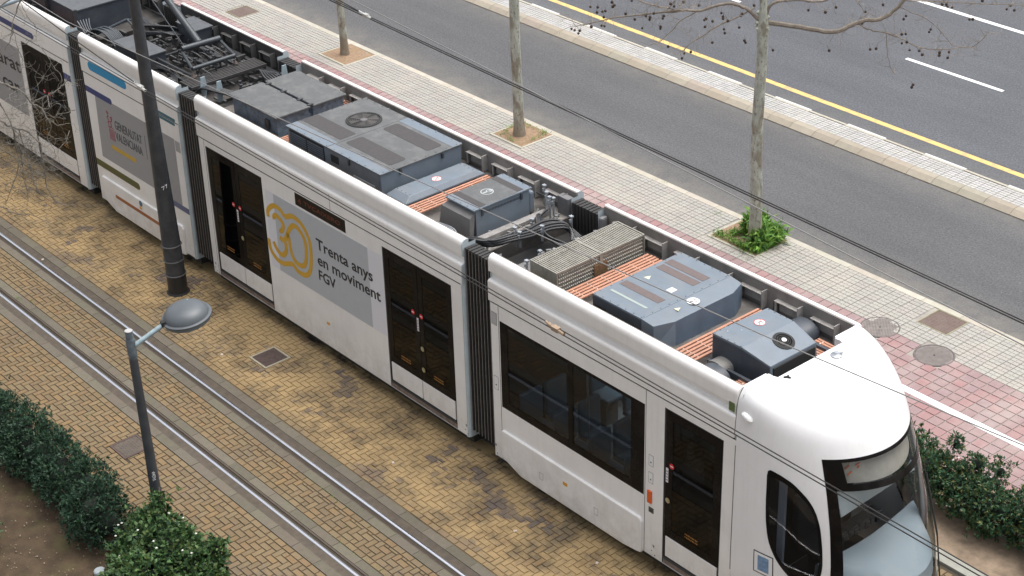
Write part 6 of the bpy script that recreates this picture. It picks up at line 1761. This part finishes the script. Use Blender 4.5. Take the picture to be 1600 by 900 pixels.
LB = {"a":[[-0.58,-4.37,4.7],[-0.34,-4.23,4.61],[-0.25,-4.06,4.51],[-0.08,-3.98,4.42],[-0.09,-3.9,4.26],[-0.03,-3.78,4.14],[0.08,-3.75,4.0],[0.06,-3.6,3.82],[0.19,-3.52,3.87]],"b":[[-0.18,-3.86,4.2],[-0.04,-3.72,4.3],[0.12,-3.59,4.4],[0.12,-3.45,4.45],[0.25,-3.36,4.59]],"c":[[-0.67,-4.45,4.05],[-0.44,-4.31,3.98],[-0.41,-4.21,3.86],[-0.24,-4.11,3.82],[-0.3,-3.93,3.68],[-0.1,-3.92,3.62],[-0.07,-3.88,3.51],[-0.06,-3.93,3.3],[-0.09,-3.91,3.21],[-0.14,-3.81,3.07],[-0.08,-3.75,3.04],[0.09,-3.72,3.12]],"d":[[-0.12,-3.9,3.26],[-0.12,-3.88,3.03],[-0.17,-3.87,2.8],[-0.1,-3.85,2.62],[-0.09,-3.8,2.5],[-0.03,-3.64,2.42],[0.07,-3.56,2.41]],"e":[[-0.27,-4.1,3.81],[-0.27,-4.07,3.38],[-0.23,-4.05,3.08],[-0.18,-4.07,2.94],[-0.17,-4.02,2.72],[-0.14,-3.96,2.63],[-0.08,-3.88,2.66]],"f":[[-0.32,-4.18,3.84],[-0.35,-4.13,3.24],[-0.44,-4.11,2.92],[-0.39,-4.12,2.71],[-0.41,-4.13,2.5]],"g":[[-0.85,-4.68,2.51],[-0.66,-4.5,2.46],[-0.65,-4.39,2.37],[-0.59,-4.38,2.34],[-0.41,-4.22,2.3],[-0.26,-4.17,2.34],[-0.24,-4.02,2.2],[-0.13,-3.96,2.17]],"h":[[0.04,-3.78,6.05],[-0.06,-3.79,5.87],[-0.17,-3.83,5.7],[-0.14,-3.95,5.53],[-0.26,-3.96,5.28],[-0.31,-4.09,5.09],[-0.37,-4.28,4.93]],"i":[[-0.15,-3.75,5.84],[-0.02,-3.77,5.76],[0.05,-3.72,5.58],[-0.02,-3.63,5.41],[0.07,-3.75,5.31],[-0.14,-3.81,5.17]],"j":[[-0.12,-3.96,5.54],[-0.15,-3.94,5.39],[-0.11,-3.94,5.16],[-0.2,-3.86,4.91],[-0.15,-3.93,4.78]],"k":[[-0.05,-3.63,5.14],[0.07,-3.59,5.02],[0.11,-3.52,4.79],[0.2,-3.46,4.64],[0.21,-3.52,4.47]],"l":[[-0.53,-4.4,4.38],[-0.5,-4.2,4.11],[-0.3,-4.19,3.85],[-0.46,-4.13,3.45],[-0.43,-4.17,3.13],[-0.45,-4.31,2.84],[-0.62,-4.43,2.48]],"m":[[0.02,-3.72,3.98],[0.04,-3.71,3.8],[-0.04,-3.77,3.63],[0.09,-3.75,3.48],[0.01,-3.7,3.3]],"n":[[0.1,-3.45,3.68],[0.2,-3.53,3.64],[0.06,-3.56,3.49],[0.06,-3.65,3.44]],"o":[[0.01,-3.8,4.16],[-0.06,-3.66,4.08],[0.2,-3.62,4.24],[0.19,-3.55,4.18]],"p":[[0.01,-3.55,3.98],[0.23,-3.51,4.06],[0.22,-3.33,4.05]],"q":[[-0.67,-4.51,3.5],[-0.56,-4.31,3.42],[-0.38,-4.15,3.26],[-0.25,-4.07,3.14],[-0.24,-3.93,2.95],[0.03,-3.83,3.16]],"r":[[-0.12,-3.88,4.24],[-0.02,-3.78,4.46],[-0.04,-3.78,4.66],[0.09,-3.73,4.89]]}
def bark_mat():
    m = bpy.data.materials.new('plane_bark'); MATS['plane_bark'] = m; m.use_nodes = True
    N = m.node_tree.nodes; L = m.node_tree.links; b = N['Principled BSDF']; b.inputs['Roughness'].default_value = .9
    g = N.new('ShaderNodeNewGeometry'); mp = N.new('ShaderNodeMapping'); mp.inputs['Scale'].default_value = (1, 1, .45); L.new(g.outputs['Position'], mp.inputs[0])
    def nz(s, d, o):
        t = N.new('ShaderNodeTexNoise'); t.inputs['Scale'].default_value = s; t.inputs['Detail'].default_value = d; L.new(mp.outputs[0], t.inputs['Vector'])
        r = N.new('ShaderNodeMapRange'); r.inputs[1].default_value = o[0]; r.inputs[2].default_value = o[1]; L.new(t.outputs['Fac'], r.inputs[0]); return r.outputs[0], t.outputs['Fac']
    def mix(f, a, c):
        x = N.new('ShaderNodeMix'); x.data_type = 'RGBA'; L.new(f, x.inputs[0])
        for s, q in ((a, 6), (c, 7)):
            if hasattr(s, 'default_value'): L.new(s, x.inputs[q])
            else: x.inputs[q].default_value = (*s, 1)
        return x.outputs[2]
    a, _ = nz(9, 5, (.45, .6)); c, _ = nz(5, 4, (.50, .58)); e, raw = nz(30, 4, (.55, .7))
    out = mix(a, (.34, .355, .30), (.44, .455, .39)); out = mix(c, out, (.24, .22, .17)); out = mix(e, out, (.16, .14, .11))
    z = N.new('ShaderNodeSeparateXYZ'); L.new(g.outputs['Position'], z.inputs[0])
    r = N.new('ShaderNodeMapRange'); r.inputs[1].default_value = .55; r.inputs[2].default_value = .05; r.inputs[4].default_value = .8; L.new(z.outputs['Z'], r.inputs[0])
    out = mix(r.outputs[0], out, (.22, .165, .115))
    L.new(out, b.inputs['Base Color'])
    bn = N.new('ShaderNodeBump'); bn.inputs['Strength'].default_value = .6; bn.inputs['Distance'].default_value = .02; L.new(raw, bn.inputs['Height']); L.new(bn.outputs[0], b.inputs['Normal'])
    return m
BARK = bark_mat()
twig_m = mat('twig', (.23, .19, .15), .9, var=.3, vscale=12)
def smooth_path(pts, k=4, wob=0.0):
    P = [Vector(p) for p in pts]; out = []
    for i in range(len(P) - 1):
        p0, p1, p2, p3 = P[max(i - 1, 0)], P[i], P[i + 1], P[min(i + 2, len(P) - 1)]
        for j in range(k):
            t = j / k; q = .5 * ((2 * p1) + (-p0 + p2) * t + (2 * p0 - 5 * p1 + 4 * p2 - p3) * t * t + (-p0 + 3 * p1 - 3 * p2 + p3) * t ** 3)
            if wob: q = q + Vector((random.gauss(0, wob), random.gauss(0, wob), random.gauss(0, wob)))
            out.append(q)
    out.append(P[-1]); return out
def limb(pts, r0, r1, n=7, k=4, wob=0.0):
    P = smooth_path(pts, k, wob); m = len(P)
    return MB().tube(P, [r0 + (r1 - r0) * i / (m - 1) for i in range(m)], n)
def trunk(x, y, r, H, lean=(0, 0), flare=1.35):
    zs = [-.05, .03, .10, .25, .6, 1.2, 2.0, 2.8, 3.6, 4.2]
    zs = [z for z in zs if z < H] + [H]; pts = []; rs = []
    for i, z in enumerate(zs):
        pts.append((x + lean[0] * z / H + .012 * math.sin(z * 2.3 + x), y + lean[1] * z / H + .012 * math.cos(z * 1.9 + y), z))
        rs.append(r * (1 + (flare - 1) * math.exp(-max(z, 0) / .12)) * (1 - .09 * z / H * 2))
    return MB().tube(pts, rs, 18)
def twigs(mb, path, n, length, r=.004, gen=1):
    P = smooth_path(path, 3)
    for _ in range(n):
        i = random.randrange(max(1, len(P) // 4), len(P)); p = P[i].copy()
        d = Vector((random.gauss(0, 1), random.gauss(0, 1), random.gauss(-.1, .7))).normalized(); L_ = length * random.uniform(.4, 1.2); q = [p]
        m = 5
        for j in range(m):
            d = (d + Vector((random.gauss(0, .35), random.gauss(0, .35), random.gauss(.03, .3)))).normalized(); p = p + d * L_ / m; q.append(p.copy())
        mb.tube(q, [r * (1 - .7 * j / m) for j in range(m + 1)], 3, cap=False)
        if gen > 0 and random.random() < .6: twigs(mb, q, 2, length * .5, r * .7, gen - 1)
def plane_tree(x, y, r, H, label, lean=(0, 0)):
    t = thing('plane_tree', label, 'tree', (x, y, 0), 'bare plane trees along the kerb')
    obj('trunk', trunk(x, y, r, H, lean), BARK, t, smooth=True, angle=80)
    top = Vector((x + lean[0], y + lean[1], H))
    for k in range(5):                    # limbs above the photo's edge
        a = 2 * PI * k / 5 + x; e = top + Vector((math.cos(a) * 1.5, math.sin(a) * 1.5, 1.1 + .4 * (k % 2)))
        pth = [tuple(top - Vector((0, 0, .1))), tuple(top + (e - top) * .5 + Vector((0, 0, .12))), tuple(e)]
        obj('limb', limb(pth, .05, .02), BARK, t, smooth=True)
        tw = MB(); twigs(tw, pth, 14, .9, .006); tag(obj('twigs', tw, twig_m, t), kind='stuff')
    return t
plane_tree(-7.14, 6.68, .088, 5.2, 'farthest bare tree trunk, in a square earth pit near the top of the photo', (-.02, -.02))
plane_tree(-1.03, 6.66, .108, 5.2, 'middle bare tree trunk, in a square earth pit behind the tram roof', (.03, -.04))
T3D = thing('plane_tree', 'nearest bare tree with branches and dark seed balls over the road, grass at its foot', 'tree', (5.46, 6.64, 0), 'bare plane trees along the kerb')
tp = [Vector(p) for p in T3['trunk']]
zs = [-.05, .03, .1, .25, .6, 1.1, 1.7, 2.4, 3.1, 3.65, 4.1, 4.4, 5.0, 5.8]
pts, rs = [], []
for z in zs:
    x = 5.46 + .015 * math.sin(z * 2.1); y = 6.64 + .012 * math.cos(z * 1.7)
    pts.append((x + max(0, z - 4) * .012, y, z)); rs.append(.112 * (1 + .5 * math.exp(-max(z, 0) / .12)) * (1 - .05 * z) * (1.14 if 3.95 < z < 4.3 else 1) * (.72 if z > 4.35 else 1))
obj('trunk', MB().tube(pts, rs, 20), BARK, T3D, smooth=True, angle=80)
for k in range(9):
    a = random.uniform(0, 2 * PI); z = random.uniform(3.9, 4.35); obj('knob', MB().lathe((5.46 + .09 * math.cos(a), 6.64 + .09 * math.sin(a), z), [(.0001, -.04), (.035, -.01), (.04, .01), (.0001, .05)], 8), BARK, T3D, smooth=True)
limb_r = dict(R1=(.046, .030), R2=(.030, .016), L1=(.034, .007), L2=(.011, .006), L3=(.014, .006), L4=(.013, .008), L5=(.012, .007), R3=(.012, .006), R4=(.008, .005), R5=(.008, .004), R6=(.012, .006), R7=(.006, .004))
for k, (a, b_) in limb_r.items():
    obj('branch', limb(T3[k], a, b_, 8 if a > .02 else 5, 4, .004 if a > .02 else .006), limb_bark if a > .02 else twig_m, T3D, smooth=True)
tw = MB()
for k, n, L_ in (('L1', 64, .50), ('L2', 16, .35), ('L3', 30, .38), ('L4', 16, .35), ('L5', 18, .35), ('R1', 46, .5), ('R2', 30, .45), ('R3', 44, .42), ('R4', 20, .34), ('R6', 34, .40), ('R5', 10, .3), ('R7', 8, .25)):
    twigs(tw, T3[k], n, L_, .0036)
tag(obj('twigs', tw, twig_m, T3D), kind='stuff')
ball = MB().lathe((0, 0, 0), [(.0001, -.025), (.018, -.018), (.025, 0), (.018, .018), (.0001, .025)], 8).tube([(0, 0, .018), (.006, .004, .10)], .0022, 3)
bme = ball.mesh('seed_ball', mat('seed_brown', (.055, .035, .025), .95), True)
for p in BALLS:
    o = link('seed_ball', bme, T3D); o.location = Vector(p) - Vector((5.46, 6.64, 0)); o.rotation_euler = (random.uniform(-.5, .5), random.uniform(-.5, .5), random.uniform(0, 6)); s = random.uniform(.85, 1.15); o.scale = (s, s, s)

# ---- bare tree whose twigs enter from the left
pale_tw = mat('pale_twig', (.185, .17, .145), .9, var=.35, vscale=10)
LT = thing('bare_tree', 'leafless tree with a tangle of pale curving twigs hanging over the left edge', 'tree', (-1.9, -6.3, 0))
obj('trunk', MB().tube([(-1.9, -6.3, -.05), (-1.88, -6.28, 1.5), (-1.8, -6.15, 3.0), (-1.75, -6.1, 4.6)], [.13, .11, .095, .06], 14), BARK, LT, smooth=True)
for k, a in enumerate('abcdefghijklmnopqr'):
    p = LB[a]
    r0 = {'a': .013, 'c': .014, 'b': .013, 'd': .010, 'e': .009, 'f': .009, 'g': .008, 'h': .009, 'q': .009, 'l': .010}.get(a, .007)
    if a in 'acglqh':            # these reach back to the trunk
        p = [[-1.78, -6.1, 2.9 + .35 * 'glqcah'.index(a)], [(-1.78 + p[0][0]) / 2 + .05, (-6.1 + p[0][1]) / 2, p[0][2] * .6 + 1.6]] + p
    obj('branch', limb(p, r0 * (1.6 if a in 'acglqh' else 1), r0 * .45, 5, 4, .006), pale_tw, LT, smooth=True)
tw = MB()
for a, n in zip('abcdefghijklmnopqr', (20, 8, 20, 9, 14, 14, 10, 12, 9, 9, 6, 24, 7, 5, 5, 3, 24, 6)):
    twigs(tw, LB[a], n, .36, .0034, 2)
cen = [(-.55, -4.25, 3.5), (-.4, -4.1, 3.9), (-.35, -4.1, 3.2), (-.3, -4.0, 3.6)]
for c in cen:
    for _ in range(15):
        p = Vector(c) + Vector((random.gauss(0, .12), random.gauss(0, .12), random.gauss(0, .30)))
        pth = [tuple(p), tuple(p + Vector((random.gauss(.05, .15), random.gauss(.05, .15), random.gauss(-.05, .2))))]
        twigs(tw, pth, 3, .5, .0034, 1)
tag(obj('twigs', tw, pale_tw, LT), kind='stuff')
obj('dry_leaf', MB().lathe((.19, -3.42, 4.06), [(.0001, -.06), (.028, -.03), (.034, .0), (.024, .04), (.0001, .06)], 8, sy=.3), mat('dry_leaf', (.05, .055, .025), .8), LT, smooth=True)
# litter on the paving
mb = MB()
for (x, y) in ((9.0, -1.95), (10.3, -1.6), (2.1, -2.4), (-3.0, -3.0), (6.5, -2.2)):
    mb.cbox(x, y, .006, .05, .035, .008, random.uniform(0, 3))
tag(obj('litter', mb, mat('litter', (.55, .48, .42), .8)), 'a few pale scraps of litter on the brick paving', 'litter', kind='stuff')
